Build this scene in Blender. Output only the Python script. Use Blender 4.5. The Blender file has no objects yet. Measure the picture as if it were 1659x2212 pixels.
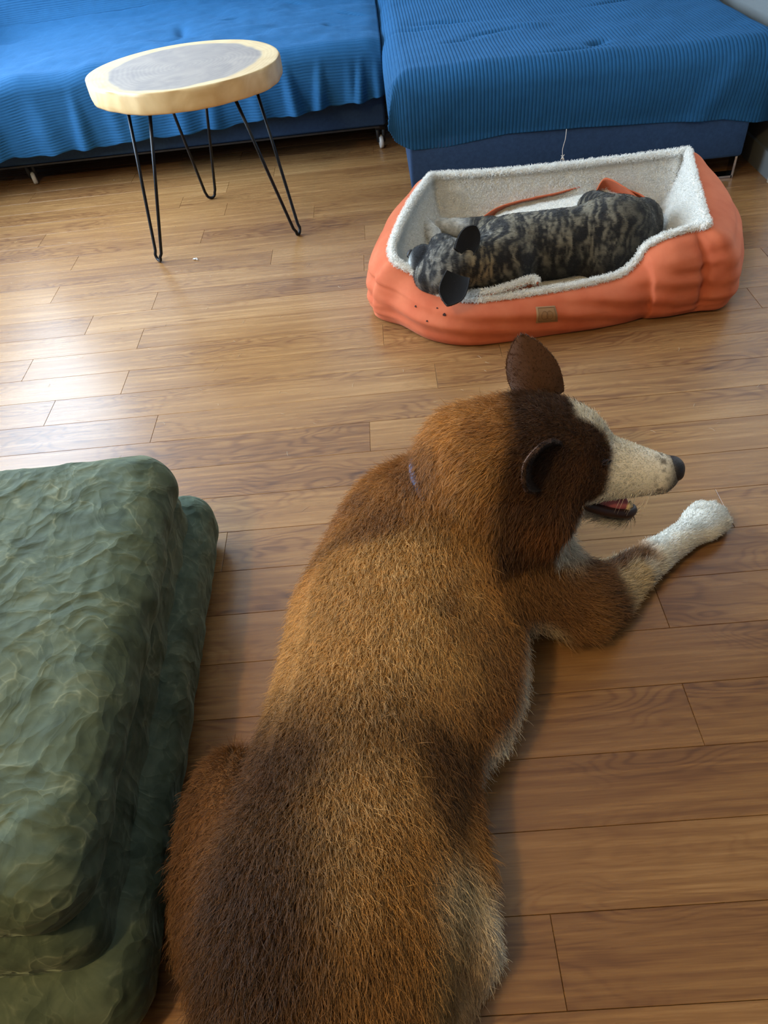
import bpy, math, random
import numpy as np
from mathutils import Vector, Matrix

# ------------------------------------------------------------------ camera, light, exposure
SC = bpy.context.scene
COL = SC.collection
IMG_W, IMG_H, FPX = 1659.0, 2212.0, 1534.0
CAM_H = 1.15
PITCH, ROLL, YAW = 0.79968, -0.13137, -0.05923

def cam_basis(p, r, y):
    f = np.array([math.sin(y)*math.cos(p), math.cos(y)*math.cos(p), -math.sin(p)])
    rt = np.array([math.cos(y), -math.sin(y), 0.0])
    up = np.cross(rt, f)
    return math.cos(r)*rt + math.sin(r)*up, -math.sin(r)*rt + math.cos(r)*up, f
CR, CU, CF = cam_basis(PITCH, ROLL, YAW)

def px(x, y, z=0.0):
    """photo pixel -> point of the world at height z"""
    d = ((x-IMG_W/2)/FPX)*CR - ((y-IMG_H/2)/FPX)*CU + CF
    t = (CAM_H-z)/(-d[2])
    return np.array([d[0]*t, d[1]*t, z])

def px_front(x, y, Y):
    """photo pixel -> point of the upright plane at depth Y"""
    d = ((x-IMG_W/2)/FPX)*CR - ((y-IMG_H/2)/FPX)*CU + CF
    t = Y/d[1]
    return np.array([d[0]*t, Y, CAM_H+d[2]*t])

cam_data = bpy.data.cameras.new('camera')
cam_data.sensor_fit = 'VERTICAL'
cam_data.sensor_height = 36.0
cam_data.lens = 36.0*FPX/IMG_H
cam_data.clip_start = 0.02
cam = bpy.data.objects.new('camera', cam_data)
COL.objects.link(cam)
M = Matrix.Identity(4)
for i in range(3):
    M[i][0], M[i][1], M[i][2] = CR[i], CU[i], -CF[i]
M[2][3] = CAM_H
cam.matrix_world = M
SC.camera = cam

world = bpy.data.worlds.new('sky')
SC.world = world
world.use_nodes = True
wn = world.node_tree.nodes
bg = wn['Background']
bg.inputs['Color'].default_value = (0.62, 0.78, 1.0, 1)
bg.inputs['Strength'].default_value = 1.0

SC.view_settings.view_transform = 'Standard'
SC.view_settings.look = 'None'
SC.view_settings.gamma = 1.0
SC.view_settings.use_curve_mapping = False
SC.view_settings.exposure = 0.45

cy_ = SC.cycles
cy_.max_bounces = 5; cy_.diffuse_bounces = 3; cy_.glossy_bounces = 3; cy_.transmission_bounces = 4; cy_.transparent_max_bounces = 6
cy_.caustics_reflective = False; cy_.caustics_refractive = False
cy_.use_adaptive_sampling = True; cy_.adaptive_threshold = 0.03

def area_light(name, loc, target, sx, sy, power, color, spread=math.pi):
    l = bpy.data.lights.new(name, 'AREA')
    l.shape = 'RECTANGLE'; l.size = sx; l.size_y = sy
    l.energy = power; l.color = color; l.spread = spread
    o = bpy.data.objects.new(name, l); COL.objects.link(o)
    o.location = loc
    o.rotation_euler = (Vector(target)-Vector(loc)).to_track_quat('-Z', 'Y').to_euler()
    return o
ROOM_X0, ROOM_X1, ROOM_Y0, ROOM_Y1, ROOM_Z = -2.2, 1.405, -1.6, 4.62, 2.5
WIN_Y0, WIN_Y1, WIN_Z0, WIN_Z1 = 1.45, 4.4, 0.5, 2.2
area_light('window_daylight', (ROOM_X0-0.034, (WIN_Y0+WIN_Y1)/2, (WIN_Z0+WIN_Z1)/2), (0.5, (WIN_Y0+WIN_Y1)/2, 0.9),
           WIN_Y1-WIN_Y0, WIN_Z1-WIN_Z0, 172, (0.66, 0.83, 1.0))
LAMP_POS = (-0.95, -0.25, 2.38)
LAMP_POWER = 44
LAMP_COLOR = (1.0, 0.71, 0.34)

# ------------------------------------------------------------------ helpers
def srgb(r, g, b):
    def c(v):
        v /= 255.0
        return v/12.92 if v <= 0.04045 else ((v+0.055)/1.055)**2.4
    return (c(r), c(g), c(b), 1.0)

def lin(r, g, b):
    return np.array(srgb(r, g, b)[:3])

def tag(o, label=None, cat=None, group=None, kind=None):
    if label: o['label'] = label
    if cat: o['category'] = cat
    if group: o['group'] = group
    if kind: o['kind'] = kind
    return o

def empty(name, loc=(0, 0, 0)):
    o = bpy.data.objects.new(name, None)
    o.empty_display_size = 0.05
    COL.objects.link(o)
    o.location = loc
    return o

def put(o, parent):
    if parent is not None:
        o.parent = parent
        pm = Matrix.Translation(parent.location)
        o.matrix_parent_inverse = pm.inverted()
    return o

def mesh_obj(name, verts, faces, mat, parent=None, smooth=True, cols=None):
    me = bpy.data.meshes.new(name)
    verts = np.asarray(verts, dtype=np.float32)
    if isinstance(faces, np.ndarray):
        n = faces.shape[1]
        me.vertices.add(len(verts))
        me.vertices.foreach_set('co', verts.ravel())
        me.loops.add(faces.size)
        me.loops.foreach_set('vertex_index', faces.astype(np.int32).ravel())
        me.polygons.add(len(faces))
        me.polygons.foreach_set('loop_start', np.arange(0, faces.size, n, dtype=np.int32))
        me.update(calc_edges=True)
    else:
        me.from_pydata(verts.tolist(), [], faces)
        me.update()
    me.validate()
    if smooth:
        me.polygons.foreach_set('use_smooth', np.ones(len(me.polygons), dtype=bool))
    if cols is not None:
        a = me.attributes.new('col', 'FLOAT_COLOR', 'POINT')
        c4 = np.ones((len(verts), 4), dtype=np.float32); c4[:, :3] = cols
        a.data.foreach_set('color', c4.ravel())
    me.materials.append(mat)
    o = bpy.data.objects.new(name, me)
    COL.objects.link(o)
    return put(o, parent)

def box_geo(x0, x1, y0, y1, z0, z1, b=0.0):
    """box with chamfered edges (b) as verts, faces"""
    if b <= 0:
        v = [(x, y, z) for z in (z0, z1) for y in (y0, y1) for x in (x0, x1)]
        f = [(0, 2, 3, 1), (4, 5, 7, 6), (0, 1, 5, 4), (2, 6, 7, 3), (0, 4, 6, 2), (1, 3, 7, 5)]
        return v, f
    import bmesh
    bm = bmesh.new()
    bmesh.ops.create_cube(bm, size=1.0)
    for w in bm.verts:
        w.co = Vector(((x0+x1)/2+w.co.x*(x1-x0), (y0+y1)/2+w.co.y*(y1-y0), (z0+z1)/2+w.co.z*(z1-z0)))
    bmesh.ops.bevel(bm, geom=bm.edges[:], offset=b, segments=3, profile=0.5, affect='EDGES')
    v = [tuple(w.co) for w in bm.verts]
    bm.verts.index_update()
    f = [tuple(w.index for w in fc.verts) for fc in bm.faces]
    bm.free()
    return v, f

def box(name, x0, x1, y0, y1, z0, z1, mat, parent=None, b=0.0, smooth=False):
    v, f = box_geo(x0, x1, y0, y1, z0, z1, b)
    return mesh_obj(name, v, f, mat, parent, smooth=smooth)

def merge(*geos):
    V, F = [], []
    for v, f in geos:
        o = len(V)
        V += [tuple(p) for p in v]
        F += [tuple(i+o for i in q) for q in f]
    return V, F

def tube_geo(pts, r, seg=10, closed=False, cap=True):
    P = np.asarray(pts, dtype=float); n = len(P)
    R = np.full(n, r) if np.isscalar(r) else np.asarray(r, dtype=float)
    T = np.zeros_like(P)
    for i in range(n):
        a = P[(i-1) % n] if (closed or i > 0) else P[i]
        b = P[(i+1) % n] if (closed or i < n-1) else P[i]
        T[i] = (b-a)/max(np.linalg.norm(b-a), 1e-9)
    up = np.array([0.0, 0.0, 1.0])
    if abs(T[0] @ up) > 0.9: up = np.array([1.0, 0.0, 0.0])
    N = np.cross(T[0], up); N /= np.linalg.norm(N)
    V, F = [], []
    for i in range(n):
        N = N - (N @ T[i])*T[i]; N /= np.linalg.norm(N)
        B = np.cross(T[i], N)
        for k in range(seg):
            a = 2*math.pi*k/seg
            V.append(P[i]+R[i]*(math.cos(a)*N+math.sin(a)*B))
    m = n if closed else n-1
    for i in range(m):
        j = (i+1) % n
        for k in range(seg):
            l = (k+1) % seg
            F.append((i*seg+k, i*seg+l, j*seg+l, j*seg+k))
    if cap and not closed:
        F.append(tuple(range(seg-1, -1, -1)))
        F.append(tuple((n-1)*seg+k for k in range(seg)))
    return V, F

def spline(pts, n, closed=False):
    """Catmull-Rom through pts, n samples"""
    P = np.asarray(pts, dtype=float); m = len(P)
    out = []
    segs = m if closed else m-1
    for i in range(n):
        t = i/n*segs if closed else i/(n-1)*segs
        k = min(int(t), segs-1); u = t-k
        if closed:
            a, b, c, d = P[(k-1) % m], P[k % m], P[(k+1) % m], P[(k+2) % m]
        else:
            a, b, c, d = P[max(k-1, 0)], P[k], P[k+1], P[min(k+2, m-1)]
        out.append(0.5*((2*b)+(-a+c)*u+(2*a-5*b+4*c-d)*u*u+(-a+3*b-3*c+d)*u**3))
    return np.array(out)

def grid_faces(nu, nv, closed_u=False):
    i = np.arange(nu if closed_u else nu-1)[:, None]; j = np.arange(nv-1)[None, :]
    i2 = (i+1) % nu
    return np.stack([i*nv+j+0*i, i2*nv+j, i2*nv+j+1, i*nv+j+1], axis=-1).reshape(-1, 4)

def _hash(ix, iy, iz, s):
    h = (ix.astype(np.uint32)*np.uint32(374761393) + iy.astype(np.uint32)*np.uint32(668265263)
         + iz.astype(np.uint32)*np.uint32(2147483647) + np.uint32((s*974634) & 0xffffffff))
    h = (h ^ (h >> np.uint32(13)))*np.uint32(1274126177)
    h = (h ^ (h >> np.uint32(15)))*np.uint32(2246822519)
    return ((h ^ (h >> np.uint32(16))) & np.uint32(0xffffff)).astype(np.float32)/16777215.0

def noise3(p, s=0):
    """value noise, 0..1"""
    p = np.asarray(p, dtype=np.float64)
    f = np.floor(p); u = (p-f).astype(np.float32); u = u*u*(3-2*u)
    i = f.astype(np.int64)
    r = 0
    with np.errstate(over='ignore'):
        for dx in (0, 1):
            for dy in (0, 1):
                for dz in (0, 1):
                    w = (u[..., 0] if dx else 1-u[..., 0])*(u[..., 1] if dy else 1-u[..., 1])*(u[..., 2] if dz else 1-u[..., 2])
                    r = r + w*_hash((i[..., 0]+dx) & 0xffff, (i[..., 1]+dy) & 0xffff, (i[..., 2]+dz) & 0xffff, s)
    return r

def fbm(p, s=0, o=3):
    r, a, t = 0, 1.0, 0
    for k in range(o):
        r = r+a*noise3(np.asarray(p)*(2.03**k), s+k*7); t += a; a *= 0.5
    return r/t

def sstep(a, b, x):
    t = np.clip((x-a)/(b-a), 0, 1)
    return t*t*(3-2*t)

# ------------------------------------------------------------------ materials
def mat_new(name):
    m = bpy.data.materials.new(name); m.use_nodes = True
    nt = m.node_tree
    return m, nt.nodes, nt.links, nt.nodes['Principled BSDF']

def mat_plain(name, col, rough=0.6, metal=0.0, spec=0.5, sheen=0.0, var=0.08, scale=30.0, bump=0.0, bscale=200.0):
    m, N, L, B = mat_new(name)
    B.inputs['Roughness'].default_value = rough
    B.inputs['Metallic'].default_value = metal
    B.inputs['Specular IOR Level'].default_value = spec
    if sheen: 
        B.inputs['Sheen Weight'].default_value = sheen
        B.inputs['Sheen Roughness'].default_value = 0.4
    tc = N.new('ShaderNodeTexCoord')
    nz = N.new('ShaderNodeTexNoise'); nz.inputs['Scale'].default_value = scale; nz.inputs['Detail'].default_value = 4
    L.new(tc.outputs['Object'], nz.inputs['Vector'])
    mx = N.new('ShaderNodeMix'); mx.data_type = 'RGBA'
    c = col[:3]
    mx.inputs[6].default_value = tuple(min(1, v*(1+var)) for v in c)+(1,)
    mx.inputs[7].default_value = tuple(v*(1-var) for v in c)+(1,)
    L.new(nz.outputs['Fac'], mx.inputs[0]); L.new(mx.outputs[2], B.inputs['Base Color'])
    if bump:
        n2 = N.new('ShaderNodeTexNoise'); n2.inputs['Scale'].default_value = bscale; n2.inputs['Detail'].default_value = 3
        L.new(tc.outputs['Object'], n2.inputs['Vector'])
        bp = N.new('ShaderNodeBump'); bp.inputs['Strength'].default_value = bump; bp.inputs['Distance'].default_value = 0.004
        L.new(n2.outputs['Fac'], bp.inputs['Height']); L.new(bp.outputs['Normal'], B.inputs['Normal'])
    return m

def mat_wood_plank():
    m, N, L, B = mat_new('laminate_oak')
    tc = N.new('ShaderNodeTexCoord'); oi = N.new('ShaderNodeObjectInfo')
    def math_(op, a, b=None, c=None):
        n = N.new('ShaderNodeMath'); n.operation = op
        for i, v in enumerate((a, b, c)):
            if v is None: continue
            if isinstance(v, (int, float)): n.inputs[i].default_value = v
            else: L.new(v, n.inputs[i])
        return n.outputs[0]
    sep = N.new('ShaderNodeSeparateXYZ'); L.new(tc.outputs['Object'], sep.inputs[0])
    r1 = math_('MULTIPLY', oi.outputs['Random'], 37.0)
    r2 = math_('MULTIPLY', math_('FRACT', math_('MULTIPLY', oi.outputs['Random'], 91.7)), 19.0)
    def vec(sx, sy):
        cx = N.new('ShaderNodeCombineXYZ')
        L.new(math_('ADD', math_('MULTIPLY', sep.outputs['X'], sx), r1), cx.inputs[0])
        L.new(math_('ADD', math_('MULTIPLY', sep.outputs['Y'], sy), r2), cx.inputs[1])
        L.new(r2, cx.inputs[2])
        return cx.outputs[0]
    def noise(v, sc, det, dist=0.0, rough=0.5):
        n = N.new('ShaderNodeTexNoise'); n.inputs['Scale'].default_value = sc; n.inputs['Detail'].default_value = det
        n.inputs['Distortion'].default_value = dist; n.inputs['Roughness'].default_value = rough
        L.new(v, n.inputs['Vector']); return n.outputs['Fac']
    big = noise(vec(2.6, 11.0), 1.0, 2.0, 0.3)
    rings = math_('SINE', math_('MULTIPLY', big, 115.0))
    rings = math_('POWER', math_('ADD', math_('MULTIPLY', rings, 0.5), 0.5), 2.6)
    where = N.new('ShaderNodeMapRange'); where.inputs[1].default_value = 0.44; where.inputs[2].default_value = 0.62
    L.new(noise(vec(1.7, 5.0), 1.0, 1.0), where.inputs[0])
    rings = math_('MULTIPLY', rings, where.outputs[0])
    streak = noise(vec(2.6, 90.0), 1.0, 4.0, 0.2, 0.6)
    fibre = noise(vec(14.0, 420.0), 1.0, 2.0)
    tone = noise(vec(1.1, 4.0), 1.0, 2.0)
    fac = math_('ADD', math_('MULTIPLY', streak, 0.52), math_('MULTIPLY', fibre, 0.24))
    fac = math_('ADD', fac, math_('MULTIPLY', tone, 0.34))
    fac = math_('ADD', fac, math_('MULTIPLY', rings, 0.13))
    fac = math_('ADD', fac, math_('MULTIPLY', math_('SUBTRACT', oi.outputs['Random'], 0.5), 0.10))
    # dark knots
    kn = N.new('ShaderNodeTexVoronoi'); kn.inputs['Scale'].default_value = 1.0; kn.inputs['Randomness'].default_value = 1.0
    L.new(vec(2.4, 13.0), kn.inputs['Vector'])
    km = N.new('ShaderNodeMapRange'); km.inputs[1].default_value = 0.02; km.inputs[2].default_value = 0.16
    km.inputs[3].default_value = 0.30; km.inputs[4].default_value = 0.0
    L.new(kn.outputs['Distance'], km.inputs[0])
    kd = math_('MULTIPLY', km.outputs[0], noise(vec(30.0, 90.0), 1.0, 3.0))
    fac = math_('ADD', fac, kd)
    cr = N.new('ShaderNodeValToRGB')
    E = cr.color_ramp.elements
    E[0].position = 0.32; E[0].color = srgb(178, 138, 92)
    E[1].position = 0.92; E[1].color = srgb(80, 51, 34)
    e = E.new(0.52); e.color = srgb(150, 110, 68)
    e = E.new(0.70); e.color = srgb(121, 83, 51)
    L.new(fac, cr.inputs[0]); L.new(cr.outputs[0], B.inputs['Base Color'])
    rr = N.new('ShaderNodeMapRange'); rr.inputs[3].default_value = 0.22; rr.inputs[4].default_value = 0.34
    L.new(streak, rr.inputs[0]); L.new(rr.outputs[0], B.inputs['Roughness'])
    B.inputs['Specular IOR Level'].default_value = 0.5
    return m

def mat_attr(name, rough=0.8, sheen=0.2, spec=0.3, bump=0.0):
    m, N, L, B = mat_new(name)
    at = N.new('ShaderNodeAttribute'); at.attribute_name = 'col'
    L.new(at.outputs['Color'], B.inputs['Base Color'])
    B.inputs['Roughness'].default_value = rough
    B.inputs['Sheen Weight'].default_value = sheen
    B.inputs['Specular IOR Level'].default_value = spec
    return m

def mat_pile(name, rough=.9, spec=.1):
    m, N, L, B = mat_new(name)
    at = N.new('ShaderNodeAttribute'); at.attribute_name = 'col'
    L.new(at.outputs['Color'], B.inputs['Base Color'])
    B.inputs['Roughness'].default_value = rough; B.inputs['Specular IOR Level'].default_value = spec
    return m

MAT = {}
MAT['plank'] = mat_wood_plank()
MAT['subfloor'] = mat_plain('subfloor_dark', srgb(70, 46, 30), 0.9)
MAT['wall'] = mat_plain('wall_paint', srgb(104, 110, 112), 0.85, var=0.02, bump=0.05)
MAT['wall_left'] = mat_plain('wall_paint_left', srgb(218, 216, 210), 0.85, var=0.02)
MAT['ceiling'] = mat_plain('ceiling_paint', srgb(228, 226, 220), 0.9, var=0.02)
MAT['trim'] = mat_plain('white_trim', srgb(232, 232, 230), 0.4, var=0.02)
MAT['trim_beige'] = mat_plain('beige_casing', srgb(170, 158, 140), 0.5, var=0.03)
MAT['black_metal'] = mat_plain('black_steel', srgb(22, 26, 32), 0.38, metal=0.6, var=0.1)
MAT['chrome'] = mat_plain('chrome', srgb(200, 200, 205), 0.15, metal=1.0, var=0.02)
MAT['black_plastic'] = mat_plain('black_plastic', srgb(24, 26, 30), 0.5)
MAT['wheel'] = mat_plain('white_wheel_plastic', srgb(205, 208, 210), 0.35, var=0.02)

def mat_velvet(name, col, dark=0.75, sheen=0.6, scale=60.0, tint=None):
    m, N, L, B = mat_new(name)
    tc = N.new('ShaderNodeTexCoord')
    nz = N.new('ShaderNodeTexNoise'); nz.inputs['Scale'].default_value = scale; nz.inputs['Detail'].default_value = 6
    nz.inputs['Roughness'].default_value = 0.65
    L.new(tc.outputs['Object'], nz.inputs['Vector'])
    cr = N.new('ShaderNodeValToRGB')
    c = col[:3]
    cr.color_ramp.elements[0].position = 0.3; cr.color_ramp.elements[0].color = tuple(v*dark for v in c)+(1,)
    cr.color_ramp.elements[1].position = 0.75; cr.color_ramp.elements[1].color = tuple(c)+(1,)
    L.new(nz.outputs['Fac'], cr.inputs[0]); L.new(cr.outputs[0], B.inputs['Base Color'])
    B.inputs['Roughness'].default_value = 0.85
    B.inputs['Specular IOR Level'].default_value = 0.2
    B.inputs['Sheen Weight'].default_value = sheen
    B.inputs['Sheen Roughness'].default_value = 0.45
    B.inputs['Sheen Tint'].default_value = (tint or tuple(min(1, v*2.2+0.05) for v in c)+(1,))
    return m
MAT['sofa'] = mat_velvet('slate_blue_velvet', srgb(46, 72, 108), 0.7, 0.5, 90)
MAT['throw'] = mat_velvet('blue_ribbed_throw', srgb(27, 80, 122), 0.85, 0.3, 40)

# ------------------------------------------------------------------ room
WPL = 0.100577*CAM_H      # plank width
LPL = 0.944*CAM_H         # plank length
OFF = 0.47675
floor = box('floor', ROOM_X0, ROOM_X1, ROOM_Y0, ROOM_Y1, -0.05, -0.0092, MAT['subfloor'])
tag(floor, 'brown oak laminate floor of staggered planks', kind='structure')
JOINT = {23: -.245, 21: -.075, 20: -.367, 19: -.081, 18: -.697, 17: -.867, 16: -.698, 15: -.037, 14: -.696, 13: .083, 12: -.582,
         11: -.08, 8: -.367, 6: .398, 4: .385, 1: .125, 0: .42, 10: .30, 9: .08, 7: .05, 5: .02, 3: -.12, 2: .5, 22: .33}
def plank_mesh(L0):
    g = 0.0003; b = 0.0006
    x0, x1, y0, y1 = -L0/2+g, L0/2-g, -WPL/2+g, WPL/2-g
    v = [(x0, y0, -.009), (x1, y0, -.009), (x1, y1, -.009), (x0, y1, -.009),
         (x0, y0, -b), (x1, y0, -b), (x1, y1, -b), (x0, y1, -b),
         (x0+b, y0+b, 0), (x1-b, y0+b, 0), (x1-b, y1-b, 0), (x0+b, y1-b, 0)]
    f = [(3, 2, 1, 0), (8, 9, 10, 11)]
    for k in range(4):
        l = (k+1) % 4
        f += [(k, l, 4+l, 4+k), (4+k, 4+l, 8+l, 8+k)]
    me = bpy.data.meshes.new('plank'); me.from_pydata(v, [], f); me.update()
    me.materials.append(MAT['plank'])
    return me
PM_FULL = plank_mesh(LPL)
rnd = random.Random(5)
k0 = int(math.floor(ROOM_Y0/WPL-OFF)); k1 = int(math.ceil(ROOM_Y1/WPL-OFF))
for k in range(k0, k1):
    y0, y1 = (k+OFF)*WPL, (k+1+OFF)*WPL
    yc = (y0+y1)/2
    if yc-WPL/2 < -0.35 or yc+WPL/2 > ROOM_Y1: continue
    j = JOINT.get(k)
    j = j*CAM_H if j is not None else rnd.uniform(-.5, .5)
    while j > ROOM_X0: j -= LPL
    while j < ROOM_X1:
        a, b_ = max(j, ROOM_X0), min(j+LPL, ROOM_X1)
        if b_-a > 0.03:
            me = PM_FULL if (b_-a) > LPL-1e-4 else plank_mesh(b_-a)
            o = bpy.data.objects.new('plank', me); COL.objects.link(o)
            o.location = ((a+b_)/2, yc, 0)
            put(o, floor)
        j += LPL
def wall_part(name, boxes, mat):
    V, F = merge(*[box_geo(*b) for b in boxes])
    return mesh_obj(name, V, F, mat, None, smooth=False)
T = 0.12
w = wall_part('wall_left', [(ROOM_X0-T, ROOM_X0, ROOM_Y0, WIN_Y0, 0, ROOM_Z), (ROOM_X0-T, ROOM_X0, WIN_Y1, ROOM_Y1, 0, ROOM_Z),
                            (ROOM_X0-T, ROOM_X0, WIN_Y0, WIN_Y1, 0, WIN_Z0), (ROOM_X0-T, ROOM_X0, WIN_Y0, WIN_Y1, WIN_Z1, ROOM_Z)], MAT['wall_left'])
tag(w, 'white painted wall with a large window at the left', kind='structure')
tag(wall_part('wall_right', [(ROOM_X1, ROOM_X1+T, ROOM_Y0, ROOM_Y1, 0, ROOM_Z)], MAT['wall']), 'pale wall behind the right end of the chaise', kind='structure')
tag(wall_part('wall_back', [(ROOM_X0, ROOM_X1, ROOM_Y1, ROOM_Y1+T, 0, ROOM_Z)], MAT['wall_left']), 'pale wall behind the blue sofa', kind='structure')
tag(wall_part('wall_front', [(ROOM_X0, ROOM_X1, ROOM_Y0-T, ROOM_Y0, 0, ROOM_Z)], MAT['wall']), 'pale wall behind the viewer', kind='structure')
tag(wall_part('ceiling', [(ROOM_X0, ROOM_X1, ROOM_Y0, ROOM_Y1, ROOM_Z, ROOM_Z+T)], MAT['ceiling']), 'white ceiling', kind='structure')
# window in the left wall
win = empty('window_1', (ROOM_X0-T/2, (WIN_Y0+WIN_Y1)/2, WIN_Z0)); tag(win, 'white framed window in the left wall', kind='structure')
xa, xb = ROOM_X0-0.09, ROOM_X0-0.04
fr = []
for (y0, y1, z0, z1) in ((WIN_Y0, WIN_Y0+.05, WIN_Z0, WIN_Z1), (WIN_Y1-.05, WIN_Y1, WIN_Z0, WIN_Z1), ((WIN_Y0+WIN_Y1)/2-.025, (WIN_Y0+WIN_Y1)/2+.025, WIN_Z0, WIN_Z1),
                         (WIN_Y0, WIN_Y1, WIN_Z0, WIN_Z0+.05), (WIN_Y0, WIN_Y1, WIN_Z1-.05, WIN_Z1)):
    fr.append(box_geo(xa, xb, y0, y1, z0, z1))
mesh_obj('window_frame', *merge(*fr), MAT['trim'], win, smooth=False)
mg = bpy.data.materials.new('window_glass'); mg.use_nodes = True
N_, L_ = mg.node_tree.nodes, mg.node_tree.links
N_.remove(N_['Principled BSDF'])
tr = N_.new('ShaderNodeBsdfTransparent'); gl = N_.new('ShaderNodeBsdfGlossy'); gl.inputs['Roughness'].default_value = 0.02
fz = N_.new('ShaderNodeFresnel'); fz.inputs[0].default_value = 1.3; ms = N_.new('ShaderNodeMixShader')
L_.new(fz.outputs[0], ms.inputs[0]); L_.new(tr.outputs[0], ms.inputs[1]); L_.new(gl.outputs[0], ms.inputs[2])
L_.new(ms.outputs[0], N_['Material Output'].inputs['Surface'])
ym = (WIN_Y0+WIN_Y1)/2
for (y0, y1) in ((WIN_Y0+.05, ym-.025), (ym+.025, WIN_Y1-.05)):
    box('pane', ROOM_X0-.068, ROOM_X0-.062, y0, y1, WIN_Z0+.05, WIN_Z1-.05, mg, win)
box('window_sill', ROOM_X0-.02, ROOM_X0+.03, WIN_Y0-.04, WIN_Y1+.04, WIN_Z0-.03, WIN_Z0, MAT['trim'], win)
# right wall: baseboard, door casing and white door next to the chaise
bb = box('baseboard_right', ROOM_X1-.012, ROOM_X1, 2.62, ROOM_Y1-.02, 0.0, 0.08, MAT['wall']); tag(bb, 'low pale baseboard at the foot of the right wall', kind='structure')
tb = box('trim_1', ROOM_X1-.02, ROOM_X1, 2.54, 2.61, 0.0, 2.08, MAT['trim_beige']); tag(tb, 'beige door casing on the right wall by the chaise', kind='structure')
dr = empty('door_1', (ROOM_X1-.02, 2.1, 0)); tag(dr, 'white door in the right wall near the chaise', kind='structure')
box('door_leaf', ROOM_X1-.016, ROOM_X1, 1.68, 2.54, 0.006, 2.04, MAT['trim'], dr)
for z0, z1 in ((.15, .9), (1.05, 1.9)):
    box('panel', ROOM_X1-.022, ROOM_X1-.016, 1.80, 2.42, z0, z1, MAT['trim'], dr, b=.003)
mesh_obj('door_handle', *tube_geo([(ROOM_X1-.016, 1.76, 1.0), (ROOM_X1-.06, 1.76, 1.0), (ROOM_X1-.06, 1.87, 1.0)], .009), MAT['chrome'], dr)
# ceiling lamp (warm)
lp = empty('ceiling_lamp', (LAMP_POS[0], LAMP_POS[1], ROOM_Z)); tag(lp, 'warm glowing ceiling lamp above the viewer', 'lamp')
def lathe(profile, seg=32):
    V, F = [], []
    n = len(profile)
    for i in range(seg):
        a = 2*math.pi*i/seg
        for (r, z) in profile: V.append((r*math.cos(a), r*math.sin(a), z))
    for i in range(seg):
        j = (i+1) % seg
        for k in range(n-1): F.append((i*n+k, j*n+k, j*n+k+1, i*n+k+1))
    return V, F
def shift(geo, d):
    return [(p[0]+d[0], p[1]+d[1], p[2]+d[2]) for p in geo[0]], geo[1]
mesh_obj('canopy', *shift(lathe([(0.001, 0), (.06, 0), (.06, -.025), (.02, -.035), (.02, -.06), (.001, -.06)]), (LAMP_POS[0], LAMP_POS[1], ROOM_Z)), MAT['chrome'], lp)
mb, Nb, Lb, Bb = mat_new('lamp_bulb_glow')
Bb.inputs['Emission Color'].default_value = LAMP_COLOR+(1,); Bb.inputs['Emission Strength'].default_value = 8.0
mesh_obj('bulb', *shift(lathe([(.001, .0), (.03, .012), (.045, .04), (.03, .065), (.02, .07)]), (LAMP_POS[0], LAMP_POS[1], ROOM_Z-.13)), mb, lp)
ll = bpy.data.lights.new('ceiling_lamp_light', 'POINT'); ll.energy = LAMP_POWER; ll.color = LAMP_COLOR; ll.shadow_soft_size = 0.04
lo = bpy.data.objects.new('ceiling_lamp_light', ll); COL.objects.link(lo); lo.location = (LAMP_POS[0], LAMP_POS[1], LAMP_POS[2]-.09)
# ------------------------------------------------------------------ sofa (left) with throw
def drape1(c, r):
    """arc-length coordinate past an edge -> (outward, drop)"""
    c = np.asarray(c, dtype=float)
    q = np.clip(c, 0, math.pi*r/2)
    out = np.where(c < 0, c, r*np.sin(q/r))
    drop = r*(1-np.cos(q/r)) + np.maximum(c-math.pi*r/2, 0)
    return out, drop

def cloth_obj(name, P, mat, parent=None, thick=0.006):
    nu, nv = P.shape[:2]
    o = mesh_obj(name, P.reshape(-1, 3), grid_faces(nu, nv), mat, parent)
    if thick:
        md = o.modifiers.new('thickness', 'SOLIDIFY'); md.thickness = thick; md.offset = -1
    return o

def grid_normals(P):
    a = np.gradient(P, axis=0); b = np.gradient(P, axis=1)
    n = np.cross(a, b); n /= np.maximum(np.linalg.norm(n, axis=-1, keepdims=True), 1e-9)
    return n

sofa = empty('sofa', (-0.95, 3.8, 0)); tag(sofa, 'long slate blue velvet sofa under a rumpled blue throw, on small casters', 'sofa')
SF = 3.325
def shade_smooth_box(name, *a, mat, parent, b):
    return box(name, *a, mat, parent, b=b, smooth=True)
shade_smooth_box('base', -2.05, 0.03, SF, 4.34, .105, .30, mat=MAT['sofa'], parent=sofa, b=.012)
shade_smooth_box('seat_cushion', -1.86, -0.86, SF+.03, 4.10, .295, .415, mat=MAT['sofa'], parent=sofa, b=.03)
shade_smooth_box('seat_cushion', -0.85, 0.025, SF+.03, 4.10, .295, .415, mat=MAT['sofa'], parent=sofa, b=.03)
shade_smooth_box('backrest', -1.86, 0.03, 4.33, 4.56, .20, .86, mat=MAT['sofa'], parent=sofa, b=.05)
shade_smooth_box('armrest', -2.10, -1.88, SF+.06, 4.56, .11, .60, mat=MAT['sofa'], parent=sofa, b=.05)
mesh_obj('trim_strip', *box_geo(-2.0, 0.0, SF-.004, SF+.01, .100, .107), MAT['black_plastic'], sofa, smooth=False)
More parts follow.
